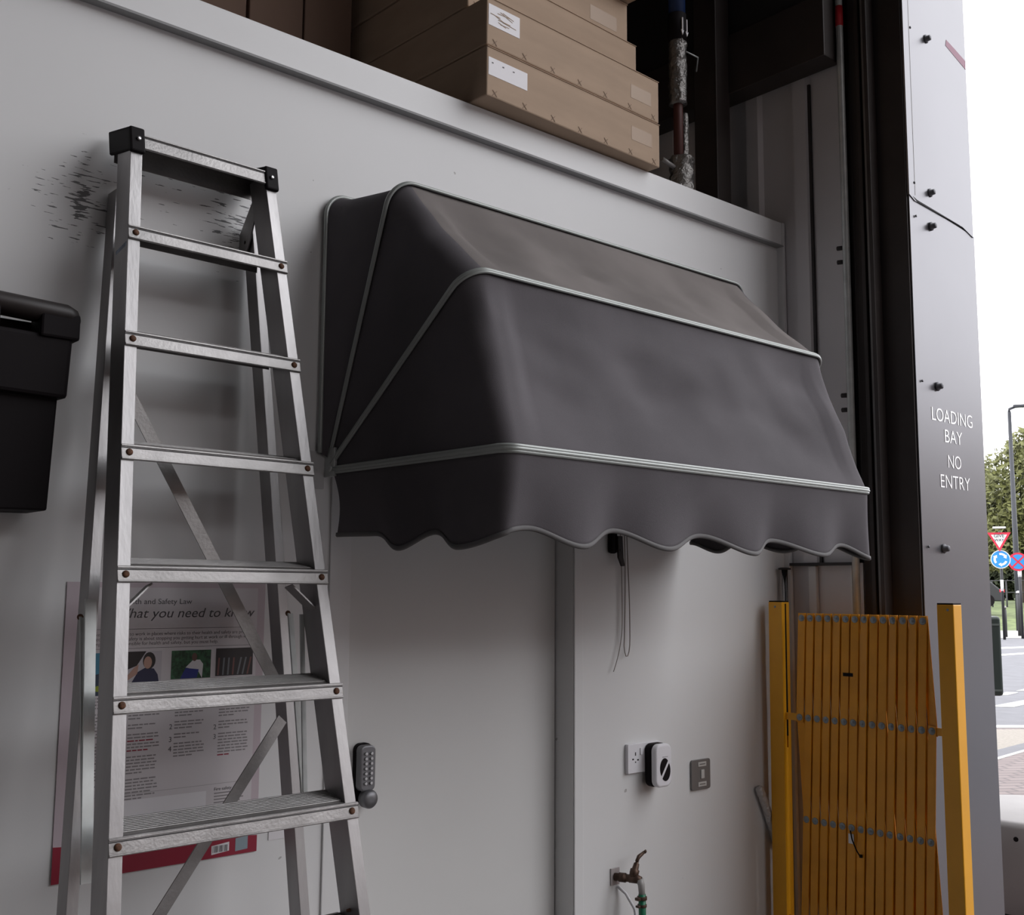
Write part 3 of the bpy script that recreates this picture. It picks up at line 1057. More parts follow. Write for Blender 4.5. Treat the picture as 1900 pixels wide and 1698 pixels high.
obj('cable_tie', MB().tube([(BX + 0.004, -0.330, 0.752), (BX - 0.004, -0.340, 0.728), (BX - 0.006, -0.356, 0.697), (BX - 0.004, -0.366, 0.682)], 0.0022, 6).box((BX, -0.369, 0.676), (BX + 0.006, -0.361, 0.685)), BLACKP, bar_)
obj('paper_tag', MB().box((BX + 0.006, -0.340, 0.712), (BX + 0.0065, -0.321, 0.742)), WHITEP, bar_)

# ------------------------------------------------------------------ things on the wall
# safety poster
PY0 = -0.0045
ps = thing('safety_poster', 'health and safety law poster with red bottom band behind the ladder', 'poster', (1.037, 0, 0.912))
obj('sheet', MB().box((0.811, PY0 + 0.001, 0.912), (1.264, -0.0004, 1.511)), POSTERPINK, ps)
obj('paper_panel', MB().box((0.838, PY0 + 0.0002, 0.985), (1.245, PY0 + 0.0009, 1.500)), POSTER, ps)
bd = MB().prism([(0.811, PY0, 0.912), (1.263, PY0, 0.912), (1.263, PY0, 0.947), (0.811, PY0, 0.984)], (0, 0.0009, 0))
obj('red_band', bd, REDBAND, ps)
T = PY0 - 0.0002


def fit_text(mb, s, x0, x1, z, size, shear=0.0, off=0.0):
    k = MB().text(s, (0, 0, 0), size, shear=shear, ext=0.0001)
    v = [q.co.x for q in k.bm.verts]
    k.bm.free()
    sx = (x1 - x0) / (max(v) - min(v))
    mb.text(s, (x0 - min(v) * sx, T, z), size, shear=shear, sx=sx, ext=0.0001, off=off)


hd = MB()
fit_text(hd, 'Health and Safety Law', 0.922, 1.084, 1.465, 0.0165)
obj('heading', hd, PRINT, ps)
hd = MB()
fit_text(hd, 'What you need to know', 0.914, 1.238, 1.436, 0.0290, shear=0.25)
obj('heading', hd, PRINT, ps)
tx = MB()
fit_text(tx, 'All workers have a right to work in places where risks to their health and safety are properly', 0.842, 1.236, 1.3985, 0.0105, off=-0.0001)
fit_text(tx, 'controlled. Health and safety is about stopping you getting hurt at work or ill through work.', 0.842, 1.236, 1.3885, 0.0105, off=-0.0001)
fit_text(tx, 'Your employer is responsible for health and safety, but you must help.', 0.842, 1.150, 1.3785, 0.0105, off=-0.0001)
for z in (1.412, 1.3715):
    tx.box((0.868, T - 0.0001, z), (1.238, T + 0.0001, z + 0.0007))
obj('body_text', tx, PRINT, ps)


def column(x0, x1, ztop, paras, red=()):
    m, mr = MB(), MB()
    z = ztop
    for pi, n in enumerate(paras):
        for i in range(n):
            full = x1 - (0.0 if i < n - 1 else (x1 - x0) * random.uniform(0.25, 0.6)) - random.uniform(0, 0.010)
            tgt = mr if (pi, i) in red else m
            x = x0
            while x < full - 0.004:
                wd = random.uniform(0.006, 0.017)
                tgt.box((x, T - 0.0001, z), (min(x + wd, full), T + 0.0001, z + 0.0026))
                x += wd + 0.0022
            z -= 0.0066
        z -= 0.0065
    return m, mr


random.seed(3)
for x0, x1, zt, paras, red in ((0.868, 0.940, 1.283, (6, 8, 7, 6), ()), (0.952, 1.022, 1.283, (4, 5, 2, 6, 6, 7), ((3, 2), (3, 5))), (1.055, 1.128, 1.283, (5, 4, 3, 2, 5), ()), (1.158, 1.235, 1.283, (5, 5, 3, 8), ((3, 7),))):
    a, b = column(x0, x1, zt, paras, red)
    obj('text_column', a, mat('text_grey', (0.24, 0.22, 0.225), 0.6) if 'text_grey' not in MATS else MATS['text_grey'], ps)
    if len(b.bm.faces):
        obj('text_column', b, REDBAND, ps)
nm = MB()
for s, x, z in (('1', 0.943, 1.213), ('2', 1.043, 1.197), ('3', 1.043, 1.170), ('4', 1.043, 1.150), ('2', 1.146, 1.189), ('3', 1.146, 1.168)):
    nm.text(s, (x, T, z), 0.0155, ext=0.0001)
fit_text(nm, 'Fire safety', 1.154, 1.196, 1.056, 0.010)
obj('numerals', nm, PRINT, ps)
fm = MB()
for i in range(4):
    fm.box((1.154, T - 0.0001, 1.049 - 0.0066 * i), (1.225 - 0.008 * (i % 2), T + 0.0001, 1.0514 - 0.0066 * i))
fm.box((0.868, T - 0.0001, 1.0705), (1.236, T + 0.0001, 1.0711))
obj('text_column', fm, MATS['text_grey'], ps)
obj('pale_box', MB().box((0.868, T - 0.0001, 1.015), (1.135, T + 0.0001, 1.058)), PAPER, ps)


def flat(pts, k=1):
    return MB().prism([(x, T - 0.0001 * k, z) for x, z in pts], (0, 0.00008, 0))


def ell(cx, cz, rx, rz, n=18, k=1, a0=0, a1=2 * math.pi):
    return flat([(cx + rx * math.cos(a0 + (a1 - a0) * i / n), cz + rz * math.sin(a0 + (a1 - a0) * i / n)) for i in range(n)], k)


def pm(name, c):
    return MATS.get(name) or mat(name, c, 0.4)


p1 = obj('picture', flat([(0.938, 1.300), (1.020, 1.300), (1.020, 1.365), (0.938, 1.365)]), pm('pic_pale', (0.5, 0.47, 0.5)), ps)
obj('picture_figure', flat([(0.938, 1.325), (0.965, 1.335), (0.985, 1.365), (0.938, 1.365)], 2), pm('pic_black', (0.02, 0.015, 0.015)), p1)
obj('picture_figure', flat([(0.938, 1.300), (0.967, 1.318), (0.969, 1.338), (0.958, 1.330), (0.948, 1.318), (0.938, 1.313)], 3), pm('pic_skin', (0.45, 0.27, 0.21)), p1)
obj('picture_figure', flat([(0.955, 1.300), (0.968, 1.322), (0.983, 1.330), (1.003, 1.328), (1.012, 1.315), (1.015, 1.300)], 3), pm('pic_navy', (0.02, 0.02, 0.06)), p1)
obj('picture_figure', ell(0.992, 1.345, 0.014, 0.018, k=4), pm('pic_black', 0), p1)
obj('picture_figure', ell(0.989, 1.341, 0.009, 0.013, k=5), pm('pic_skin', 0), p1)
p2 = obj('picture', flat([(1.042, 1.303), (1.134, 1.303), (1.134, 1.364), (1.042, 1.364)]), mat('pic_green', (0.02, 0.075, 0.03), 0.4, var=0.7, vscale=120), ps)
obj('picture_figure', flat([(1.075, 1.327), (1.092, 1.343), (1.108, 1.343), (1.116, 1.333), (1.114, 1.303), (1.105, 1.318), (1.08, 1.326)], 2), pm('pic_white', (0.62, 0.6, 0.62)), p2)
obj('picture_figure', flat([(1.063, 1.303), (1.075, 1.326), (1.106, 1.322), (1.102, 1.304)], 3), pm('pic_blue', (0.02, 0.03, 0.20)), p2)
obj('picture_figure', ell(1.095, 1.349, 0.006, 0.009, k=3), pm('pic_brown', (0.12, 0.06, 0.045)), p2)
p3 = obj('picture', flat([(1.146, 1.305), (1.237, 1.305), (1.237, 1.366), (1.146, 1.366)]), pm('pic_black', 0), ps)
for k in range(7):
    x = 1.150 + 0.012 * k
    obj('picture_figure', flat([(x, 1.307), (x + 0.004, 1.307), (x + (0.016 if k > 3 else 0.010) - 0.004, 1.345), (x + (0.012 if k > 3 else 0.006) - 0.004, 1.345)], 2), pm('pic_grey' if k % 3 else 'pic_rust', (0.16, 0.17, 0.18) if k % 3 else (0.18, 0.07, 0.06)), p3)
p0 = obj('picture', flat([(0.855, 1.277), (0.925, 1.277), (0.925, 1.364), (0.855, 1.364)]), pm('pic_cyan', (0.05, 0.22, 0.33)), ps)
obj('picture_figure', flat([(0.855, 1.277), (0.925, 1.277), (0.925, 1.305), (0.900, 1.325), (0.855, 1.315)], 2), pm('pic_navy2', (0.03, 0.05, 0.08)), p0)
obj('picture_figure', ell(0.884, 1.291, 0.007, 0.006, k=3), pm('pic_lime', (0.28, 0.35, 0.02)), p0)
bc = obj('barcode_sticker', flat([(1.153, 0.919), (1.195, 0.923), (1.195, 0.942), (1.153, 0.938)], 3), PAPER, ps)
bm_ = MB()
for k in range(9):
    x = 1.156 + 0.004 * k
    bm_.box((x, T - 0.0006, 0.923), (x + (0.0025 if k % 3 else 0.0012), T - 0.0004, 0.937))
obj('barcode_bars', bm_, PRINT, bc)
obj('hologram', flat([(1.210, 0.919), (1.240, 0.921), (1.240, 0.949), (1.210, 0.947)], 3), pm('pic_greyblue', (0.25, 0.32, 0.36)), ps)
lg = MB()
fit_text(lg, 'HSE', 0.846, 0.900, 0.926, 0.030, off=0.0006)
obj('band_logo', lg, WHITE_INK, ps)
tag(obj('blank_label', MB().box((1.294, -0.002, 0.930), (1.346, -0.0003, 0.952)), PAPER), 'small blank white label on the wall beside the poster bottom corner', 'label')

# keypad lock on the door
lk = thing('keypad_lock', 'grey mechanical keypad lock with thumb turn on the cabin door', 'lock', (1.60, 0.072, 0.87))
DY = 0.0715


def rrect(cx, cz, w, h, r, n=6):
    pts = []
    for (sx, sz, a0) in ((1, 1, 0), (-1, 1, 90), (-1, -1, 180), (1, -1, 270)):
        for i in range(n + 1):
            a = math.radians(a0 + 90 * i / n)
            pts.append((cx + sx * (w / 2 - r) + r * math.cos(a), cz + sz * (h / 2 - r) + r * math.sin(a)))
    return pts


KX, KZ = 1.586, 1.052
obj('back_plate', MB().prism([(x, DY, z) for x, z in rrect(KX + 0.004, KZ - 0.010, 0.050, 0.146, 0.018)], (0, -0.012, 0)), BLACKP, lk)
body = obj('body', MB().prism([(x, DY - 0.012, z) for x, z in rrect(KX + 0.002, KZ + 0.004, 0.045, 0.112, 0.014)], (0, -0.024, 0)), LOCKGREY, lk, 0.004)
for i in range(7):
    for j in range(2):
        x = KX - 0.006 + 0.016 * j
        z = KZ + 0.040 - 0.0120 * i
        obj('button', MB().lathe([(0, 0.0042), (0.004, 0.0042), (0.005, 0.003)], (x, DY - 0.036, z), (0, -1, 0), 10), SILVERB, body)
obj('thumb_turn', MB().lathe([(0, 0.010), (0.010, 0.010), (0.012, 0.023), (0.030, 0.023), (0.036, 0.019), (0.038, 0.006)], (KX + 0.005, DY - 0.012, KZ - 0.070), (0, -1, 0), 24), LOCKGREY, lk, smooth=False)

# double socket with plug-in unit
so = thing('double_socket', 'white double wall socket left of the grey fused switch', 'socket', (2.60, 0, 0.998))
obj('face_plate', MB().prism([(x, -0.0004, z) for x, z in rrect(2.560, 0.999, 0.146, 0.086, 0.004)], (0, -0.013, 0)), WHITEP, so, 0.0015)
h = MB()
for (x, z, w_, hh) in ((2.520, 1.012, 0.004, 0.010), (2.509, 0.997, 0.007, 0.004), (2.531, 0.994, 0.007, 0.004), (2.520, 0.988, 0.004, 0.004)):
    h.box((x - w_ / 2, -0.0138, z - hh / 2), (x + w_ / 2, -0.0130, z + hh / 2))
obj('pin_holes', h, BLACKP, so)
obj('switch', MB().box((2.540, -0.0165, 1.008), (2.551, -0.0130, 1.028)), WHITEP, so, 0.001)
obj('switch', MB().box((2.570, -0.0165, 1.008), (2.581, -0.0130, 1.028)), WHITEP, so, 0.001)
pu = thing('plug_in_unit', 'white rounded plug-in unit with black slashed oval on the double socket', 'plug', (2.60, -0.03, 0.97))
UX, UZ = 2.597, 0.976
obj('back_shell', MB().prism([(x, -0.014, z) for x, z in rrect(UX, UZ, 0.074, 0.128, 0.020)], (0, -0.024, 0)), BLACKP, pu, 0.004)
obj('front_shell', MB().prism([(x, -0.038, z) for x, z in rrect(UX, UZ, 0.074, 0.128, 0.022)], (0, -0.022, 0)), WHITEP, pu, 0.007, seg=3)
g1 = [(UX + 0.004 + 0.021 * math.cos(a), -0.0602, UZ - 0.012 + 0.030 * math.sin(a)) for a in [math.radians(45 + 180 * i / 14) for i in range(15)]]
g2 = [(UX + 0.004 + 0.021 * math.cos(a), -0.0602, UZ - 0.012 + 0.030 * math.sin(a)) for a in [math.radians(225 + 180 * i / 14) for i in range(15)]]
off = V((-0.0025, 0, 0.004))
gg = MB().prism([V(p) + off for p in g1], (0, -0.0008, 0)).prism([V(p) - off for p in g2], (0, -0.0008, 0))
obj('grille', gg, BLACKP, pu)
obj('brand_mark', MB().box((UX - 0.008, -0.0607, UZ + 0.024), (UX + 0.016, -0.0602, UZ + 0.027)), pm('pale_grey', (0.45, 0.43, 0.46)), pu)

sw = thing('fused_switch', 'grey metal fused switch plate with white inserts beside the socket', 'switch', (2.836, 0, 0.92))
obj('plate', MB().prism([(x, -0.0004, z) for x, z in rrect(2.837, 0.919, 0.094, 0.094, 0.008)], (0, -0.007, 0)), GREYPLAST, sw, 0.0015)
for zz in (0.951, 0.889):
    i_ = obj('insert', MB().box((2.822, -0.0085, zz - 0.007), (2.862, -0.0073, zz + 0.007)), pm('pale_insert', (0.5, 0.49, 0.47)), sw)
    obj('insert_line', MB().box((2.828, -0.0090, zz - 0.0015), (2.856, -0.0086, zz + 0.0015)), GREYPLAST, i_)
obj('rocker', MB().box((2.834, -0.0105, 0.906), (2.851, -0.0073, 0.934)), pm('pale_insert', 0), sw, 0.002)

# tap with hose
tp = thing('garden_tap', 'tarnished brass tap with green hose on the wall below the socket', 'tap', (2.44, 0, 0.62))
TX, TZ = 2.437, 0.668
obj('wall_flange', MB().box((TX - 0.016, -0.005, TZ - 0.024), (TX + 0.020, -0.0005, TZ + 0.024)), pm('worn_flange', (0.42, 0.38, 0.38)), tp, 0.001)
ang = V((0.45, -1, 0)).normalized()
b0 = V((TX, -0.004, TZ))
e0 = b0 + ang * 0.075
obj('inlet_pipe', MB().lathe([(0, 0.011), (0.014, 0.011), (0.014, 0.0135), (0.034, 0.0135), (0.034, 0.011), (0.045, 0.011), (0.045, 0.0125), (0.070, 0.0125), (0.082, 0.008)], b0, ang, 14), BRASS, tp)
obj('spout', MB().tube([e0, e0 + ang * 0.006 + V((0, 0, -0.014)), e0 + ang * 0.008 + V((0, 0, -0.045))], [0.0115, 0.0105, 0.009], 14), pm('worn_chrome', (0.35, 0.34, 0.33)), tp, smooth=True)
ax2 = (V((0.25, -0.15, 1))).normalized()
obj('stem', MB().lathe([(0, 0.011), (0.016, 0.0135), (0.026, 0.0135), (0.028, 0.0095), (0.044, 0.008), (0.046, 0.005), (0.060, 0.005)], e0 - ang * 0.02, ax2, 12), BRASS, tp)
hp = e0 - ang * 0.02 + ax2 * 0.060
obj('handle', MB().tube([hp - V((0.010, 0.003, 0.007)), hp + V((0.003, 0, 0.003)), hp + V((0.024, -0.003, 0.014))], [0.0045, 0.006, 0.0042], 10).lathe([(0, 0.003), (0.003, 0.006), (0.006, 0.003)], hp + V((0.026, -0.002, 0.015)), (0, -1, 0), 10), BRASS, tp, smooth=True)
sx_ = e0 + ang * 0.008
obj('hose_clip', MB().lathe([(0, 0.0145), (0.010, 0.0145)], sx_ + V((0, 0, -0.056)), (0, 0, 1), 16).box((sx_.x - 0.024, sx_.y - 0.007, sx_.z - 0.055), (sx_.x - 0.012, sx_.y + 0.007, sx_.z - 0.047)), BRASS, tp, 0.001)
obj('hose_clip', MB().lathe([(0, 0.0135), (0.008, 0.0135)], sx_ + V((0, 0, -0.076)), (0, 0, 1), 16).box((sx_.x - 0.022, sx_.y - 0.006, sx_.z - 0.075), (sx_.x - 0.012, sx_.y + 0.006, sx_.z - 0.069)), BRASS, tp, 0.001)
tag(obj('garden_hose', MB().tube([sx_ + V((0, 0, -0.04)), sx_ + V((0.001, 0, -0.10)), sx_ + V((0.006, 0, -0.2)), sx_ + V((0.02, 0, -0.4)), sx_ + V((0.03, -0.01, -0.65))], 0.0108, 14), HOSE, smooth=True),
    'green garden hose running down from the brass tap', 'hose')
tag(obj('waste_pipe', MB().tube([(TX + 0.012, -0.004, TZ - 0.03), (TX + 0.03, -0.02, TZ - 0.05), (TX + 0.040, -0.045, TZ - 0.09), (TX + 0.042, -0.050, TZ - 0.13), (TX + 0.042, -0.050, TZ - 0.45)], 0.0045, 10), WHITEP, smooth=True),
    'thin white pipe bending down behind the brass tap', 'pipe')

# black box at the left edge of the photo
bn = thing('black_bin', 'black plastic bin with a handled lid hung on the wall left of the ladder', 'bin', (0.55, -0.1, 1.646))
m = MB()
m.hexa([(0.30, -0.125, 1.640), (0.722, -0.125, 1.646), (0.722, -0.012, 1.646), (0.30, -0.012, 1.640),
        (0.28, -0.135, 1.90), (0.728, -0.135, 1.90), (0.728, -0.012, 1.90), (0.28, -0.012, 1.90)])
obj('body', m, BLACKP, bn, 0.004)
m = MB()
m.hexa([(0.26, -0.155, 1.872), (0.738, -0.155, 1.862), (0.751, -0.012, 1.872), (0.26, -0.012, 1.872),
        (0.25, -0.158, 1.990), (0.742, -0.158, 1.985), (0.763, -0.012, 1.998), (0.25, -0.012, 1.998)])
obj('rim', m, BLACKP, bn, 0.008)
m = MB()
# two end blocks carry the rolled bar, the gap between them is the hand hole
m.box((0.678, -0.165, 1.978), (0.753, -0.100, 2.030))
m.box((0.25, -0.165, 1.978), (0.605, -0.100, 2.038))
m.box((0.25, -0.100, 1.99), (0.760, -0.012, 2.016))
lid = obj('lid', m, BLACKP, bn, 0.005)
m = MB().loft([[(x, -0.135 + 0.034 * k_ * math.cos(a), zc + 0.022 * k_ * math.sin(a)) for a in [2 * math.pi * i / 16 for i in range(16)]] for x, zc, k_ in ((0.20, 2.052, 1), (0.732, 2.030, 1), (0.749, 2.027, 0.8), (0.758, 2.022, 0.4))])
obj('handle_bar', m, BLACKDUST, lid, smooth=True)

# ------------------------------------------------------------------ street outside
ROADM = mat('asphalt', (0.13, 0.13, 0.142), 0.85, var=0.12, vscale=3, bump=0.2)
LINEM = mat('road_paint', (0.42, 0.42, 0.41), 0.7)
KERBM = mat('pale_kerb', (0.30, 0.29, 0.28), 0.8)
GRASSM = mat('grass_bank', (0.10, 0.13, 0.045), 0.9, var=0.4, vscale=2)
CREAM = mat('cream_paving', (0.24, 0.215, 0.185), 0.85, var=0.15, vscale=30)
CONC = mat('white_concrete', (0.30, 0.285, 0.28), 0.8, var=0.05, vscale=6)
DGREEN = mat('dark_green_paint', (0.022, 0.035, 0.030), 0.4)
POSTM = mat('black_post_paint', (0.02, 0.02, 0.022), 0.5)
LAMPM = mat('lamp_grey', (0.022, 0.024, 0.03), 0.5)
LEAF = mat('tree_leaves', (0.115, 0.120, 0.035), 0.7, var=0.45, vscale=1.1)
LEAFD = mat('dark_hedge_leaves', (0.035, 0.045, 0.018), 0.8, var=0.4, vscale=1.5)
BARK = mat('bark', (0.05, 0.04, 0.03), 0.9)
SRED = mat('sign_red', (0.55, 0.02, 0.05), 0.45)
SBLUE = mat('sign_blue', (0.02, 0.22, 0.52), 0.45)
SWHITE = mat('sign_white', (0.70, 0.70, 0.70), 0.45)


def brick_mat():
    m = mat('brick_paving', (0.40, 0.33, 0.31), 0.85)
    nt = m.node_tree
    tc = nt.nodes.new('ShaderNodeTexCoord')
    mp = nt.nodes.new('ShaderNodeMapping')
    mp.inputs['Rotation'].default_value = (0, 0, math.radians(33))
    br = nt.nodes.new('ShaderNodeTexBrick')
    br.inputs['Scale'].default_value = 2.2
    br.inputs['Color1'].default_value = (0.20, 0.162, 0.155, 1)
    br.inputs['Color2'].default_value = (0.17, 0.135, 0.13, 1)
    br.inputs['Mortar'].default_value = (0.11, 0.09, 0.09, 1)
    br.inputs['Mortar Size'].default_value = 0.03
    nt.links.new(tc.outputs['Object'], mp.inputs['Vector'])
    nt.links.new(mp.outputs['Vector'], br.inputs['Vector'])
    nt.links.new(br.outputs['Color'], nt.nodes['Principled BSDF'].inputs['Base Color'])
    return m


BRICK = brick_mat()


def gpatch(name, pts, z, m, th_=0.03):
    g = [ground(px, py, z) for px, py in pts]
    return struct(name, MB().prism(g, (0, 0, -th_)), m)


struct('ground_road', MB().box((3.8, -90, -0.3), (130, 60, -0.012)).box((-60, -90, -0.3), (3.8, -14.3, -0.012)), ROADM)
gpatch('ground_paving', [(1500, 1349), (2600, 1352), (4200, 2600), (1500, 2400)], 0.0, BRICK, 0.02)
gpatch('ground_cream_strip', [(1700, 1354), (1980, 1353), (1980, 1358), (1700, 1430)], 0.003, CREAM, 0.003)
gpatch('ground_tar_strip', [(1700, 1430), (1980, 1358), (1980, 1368), (1700, 1448)], 0.003, ROADM, 0.003)
gpatch('ground_white_strip', [(1700, 1448), (1980, 1368), (1980, 1371), (1700, 1454)], 0.004, LINEM, 0.004)
gpatch('ground_kerb', [(1500, 1345), (2600, 1347), (2600, 1351), (1500, 1350)], 0.005, LINEM, 0.005)
gpatch('ground_marking_1', [(1835, 1311), (1880, 1312), (1935, 1300), (1900, 1299)], -0.006, LINEM, 0.005)
gpatch('ground_marking_2', [(1845, 1290), (1868, 1290), (1890, 1285), (1868, 1284)], -0.006, LINEM, 0.005)
gpatch('ground_marking_3', [(1885, 1282), (1910, 1282), (1935, 1276), (1910, 1276)], -0.006, LINEM, 0.005)
gpatch('ground_marking_4', [(1780, 1219), (1990, 1205), (1990, 1208), (1780, 1222)], -0.006, LINEM, 0.005)
gpatch('ground_marking_5', [(1780, 1204), (1990, 1196), (1990, 1199), (1780, 1207)], -0.006, LINEM, 0.005)
gpatch('ground_far_pavement', [(1600, 1184), (2300, 1184), (2300, 1168), (1600, 1168)], 0.0, KERBM, 0.011)
gb = [ground(px, py, 0.0) for px, py in ((1500, 1170), (2400, 1170), (2400, 1145), (1500, 1145))]
gm = MB()
b2_ = [at(1500, 1118, 62), at(2400, 1118, 62)]
b3_ = [at(1500, 1100, 110), at(2400, 1100, 110)]
gm.face([gb[0], gb[1], b2_[1], b2_[0]])
gm.face([b2_[0], b2_[1], b3_[1], b3_[0]])
struct('ground_grass_bank', gm, GRASSM)

cb = thing('concrete_bollard', 'low round white concrete bollard with dark base outside the doorway', 'bollard', ground(1935, 1690))
q = ground(1935, 1690)
obj('base', MB().lathe([(0, 0.36), (0.06, 0.36)], q, (0, 0, 1), 48), POSTM, cb)
hh = 0.47
obj('body', MB().lathe([(0.06, 0.40), (hh - 0.03, 0.40), (hh - 0.008, 0.392), (hh, 0.375), (hh, 0.0)], q, (0, 0, 1), 64), CONC, cb, smooth=False)
d_ = (V((CAM.x, CAM.y, 0)) - V((q.x, q.y, 0))).normalized()
d_ = (d_ + V((-0.45 * d_.y * -1, 0, 0)) * 0).normalized()
r_ = V((-d_.y, d_.x, 0))
hd_ = (d_ * 0.97 - r_ * -0.24 * -1).normalized()
obj('lifting_hole', MB().lathe([(0, 0.011), (0.003, 0.011)], q + hd_ * 0.398 + V((0, 0, hh - 0.075)), hd_, 12), BLACKP, cb)

lb = thing('litter_bin', 'dark green litter bin on a post just outside the doorway panel', 'bin', at(1842, 1290, 7.0) * V((1, 1, 0)) if False else (at(1842, 1290, 7.0).x, at(1842, 1290, 7.0).y, 0))
c0, c1 = at(1864, 1292, 7.0), at(1864, 1144, 7.0)
ex = V((RT.x, RT.y, 0)).normalized()
ey = V((-ex.y, ex.x, 0))
zb_, zt_ = c0.z, c1.z
o = V((c0.x, c0.y, zb_))
obj('body', MB().obox(o - ex * 0.40, ex * 0.40, ey * 0.35, ZZ * (zt_ - zb_)), DGREEN, lb, 0.02, seg=3)
obj('trim_band', MB().obox(o - ex * 0.405 - ey * 0.004 + ZZ * 0.03, ex * 0.395, ey * 0.01, ZZ * 0.012), pm('pale_green', (0.10, 0.12, 0.11)), lb)
obj('trim_band', MB().obox(o - ex * 0.405 - ey * 0.004 + ZZ * (zt_ - zb_ - 0.06), ex * 0.395, ey * 0.01, ZZ * 0.012), pm('pale_green', 0), lb)
obj('post', MB().obox(V((o.x, o.y, 0)) - ex * 0.16 + ey * 0.1, ex * 0.08, ey * 0.08, ZZ * (zt_ + 0.05)), POSTM, lb)


def street_bollard(px, pyb, pyt, w, label, cap):
    b = ground(px, pyb)
    dep = (b - CAM).dot(_fw)
    t_ = at(px, pyt, dep)
    h = t_.z
    r = w / FPX * dep / 2
    o = thing('street_bollard', label, 'bollard', b, 'black bollards across the road')
    obj('post', MB().lathe([(0, r), (h - 0.12, r), (h - 0.1, r * 0.8), (h - 0.07, r * 0.8), (h - 0.06, r), (h, r * 0.85)], b, (0, 0, 1), 14), POSTM, o)
    obj('cap', MB().lathe([(h - 0.05, r * 1.05), (h, r * 1.05), (h + 0.03, r * 0.5)], b, (0, 0, 1), 14), SWHITE if cap else KERBM, o)


street_bollard(1865.5, 1182, 1126, 8, 'thin black bollard beneath the round blue arrow sign', False)
street_bollard(1894, 1180, 1098, 9, 'taller black bollard with white cap beneath the red and blue sign', True)

# road signs
D1 = 36.0


def disc(c, r, a, b, n, thick=0.02, seg=32, r0=0.0, a0=0, a1=2 * math.pi):
    m = MB()
    if r0 == 0 and a1 - a0 > 6:
        m.prism([c + a * r * math.cos(2 * math.pi * i / seg) + b * r * math.sin(2 * math.pi * i / seg) for i in range(seg)], n * thick)
    return m


sn = -V((ray(1860, 1000).x, ray(1860, 1000).y, 0)).normalized()
sa = V((-sn.y, sn.x, 0))
if sa.dot(RT) < 0:
    sa = -sa
sb = ZZ
px2m = D1 / FPX
foot = at(1860, 1100, D1)
rs = thing('road_sign', 'red bordered GIVE WAY triangle above a round blue arrow sign on one pole', 'sign', (foot.x, foot.y, 0))
top = at(1856, 985, D1)
obj('pole', MB().tube([(foot.x, foot.y, 0) - sn * 0.06 if False else V((foot.x, foot.y, 0)) - sn * 0.06, V((foot.x, foot.y, top.z)) - sn * 0.06], 0.045, 12), POSTM, rs)
obj('pole_band', MB().tube([V((foot.x, foot.y, at(1862, 1097, D1).z)) - sn * 0.06, V((foot.x, foot.y, at(1862, 1076, D1).z)) - sn * 0.06], 0.05, 12), SWHITE, rs)
tc_ = at(1854, 1003, D1)
W_ = 40 * px2m


def tri(sc, off):
    c = tc_ + sn * off + ZZ * 0.03
    return [c + sa * W_ / 2 * sc + sb * W_ * 0.33 * sc, c - sa * W_ / 2 * sc + sb * W_ * 0.33 * sc, c - sb * W_ * 0.56 * sc]


tp_ = obj('triangle_plate', MB().prism(tri(1, 0), sn * 0.02), SRED, rs)
obj('triangle_face', MB().prism(tri(0.68, 0.021), sn * 0.006), SWHITE, tp_)
gt = MB()
gt.text('GIVE', tc_ + sn * 0.03 + ZZ * 0.10, 0.155, sa, sb, align='CENTER', ext=0.002, off=0.004)
gt.text('WAY', tc_ + sn * 0.03 - ZZ * 0.03, 0.125, sa, sb, align='CENTER', ext=0.002, off=0.004)
obj('sign_text', gt, PRINT, tp_)
obj('sign_lamp', MB().obox(at(1854, 981, D1) - sa * 0.20, sa * 0.40, sn * 0.16, ZZ * 0.06), SWHITE, rs, 0.02)
rc = at(1856.5, 1038, D1)
r_ = 17 * px2m
rp = obj('round_plate', disc(rc, r_, sa, sb, sn), SWHITE, rs)
obj('round_face', disc(rc + sn * 0.021, r_ * 0.92, sa, sb, sn, 0.004), SBLUE, rp)
for k in range(3):
    a0 = math.radians(100 - 120 * k)
    m = MB()
    R0, R1 = r_ * 0.48, r_ * 0.70
    arc = [a0 - math.radians(62) * i / 8 for i in range(9)]
    pt = lambda a, R: rc + sn * 0.026 + sa * R * math.cos(a) + sb * R * math.sin(a)
    ring = [pt(a, R1) for a in arc] + [pt(a, R0) for a in arc[::-1]]
    for i in range(8):
        m.prism([pt(arc[i], R0), pt(arc[i], R1), pt(arc[i + 1], R1), pt(arc[i + 1], R0)], sn * 0.003)
    e_ = arc[-1]
    m.prism([pt(e_, R0 - r_ * 0.12), pt(e_, R1 + r_ * 0.12), pt(e_ - math.radians(32), (R0 + R1) / 2)], sn * 0.003)
    obj('arrow', m, SWHITE, rp)
# clearway sign
rc2 = at(1889, 1042.5, D1 + 1)
foot2 = V((at(1891, 1042, D1 + 1).x, at(1891, 1042, D1 + 1).y, 0))
r2 = 17 * (D1 + 1) / FPX
cs = thing('road_sign', 'round red and blue crossed no stopping sign on a post at right edge', 'sign', foot2)
obj('pole', MB().tube([foot2 - sn * 0.06, V((foot2.x, foot2.y, rc2.z + 0.2)) - sn * 0.06], 0.045, 12), POSTM, cs)
obj('pole_band', MB().tube([V((foot2.x, foot2.y, at(1891, 1071, D1 + 1).z)) - sn * 0.06, V((foot2.x, foot2.y, at(1891, 1059, D1 + 1).z)) - sn * 0.06], 0.06, 12), SWHITE, cs)
rp2 = obj('round_plate', disc(rc2, r2, sa, sb, sn), SRED, cs)
obj('blue_face', disc(rc2 + sn * 0.021, r2 * 0.80, sa, sb, sn, 0.004), SBLUE, rp2)
m = MB()
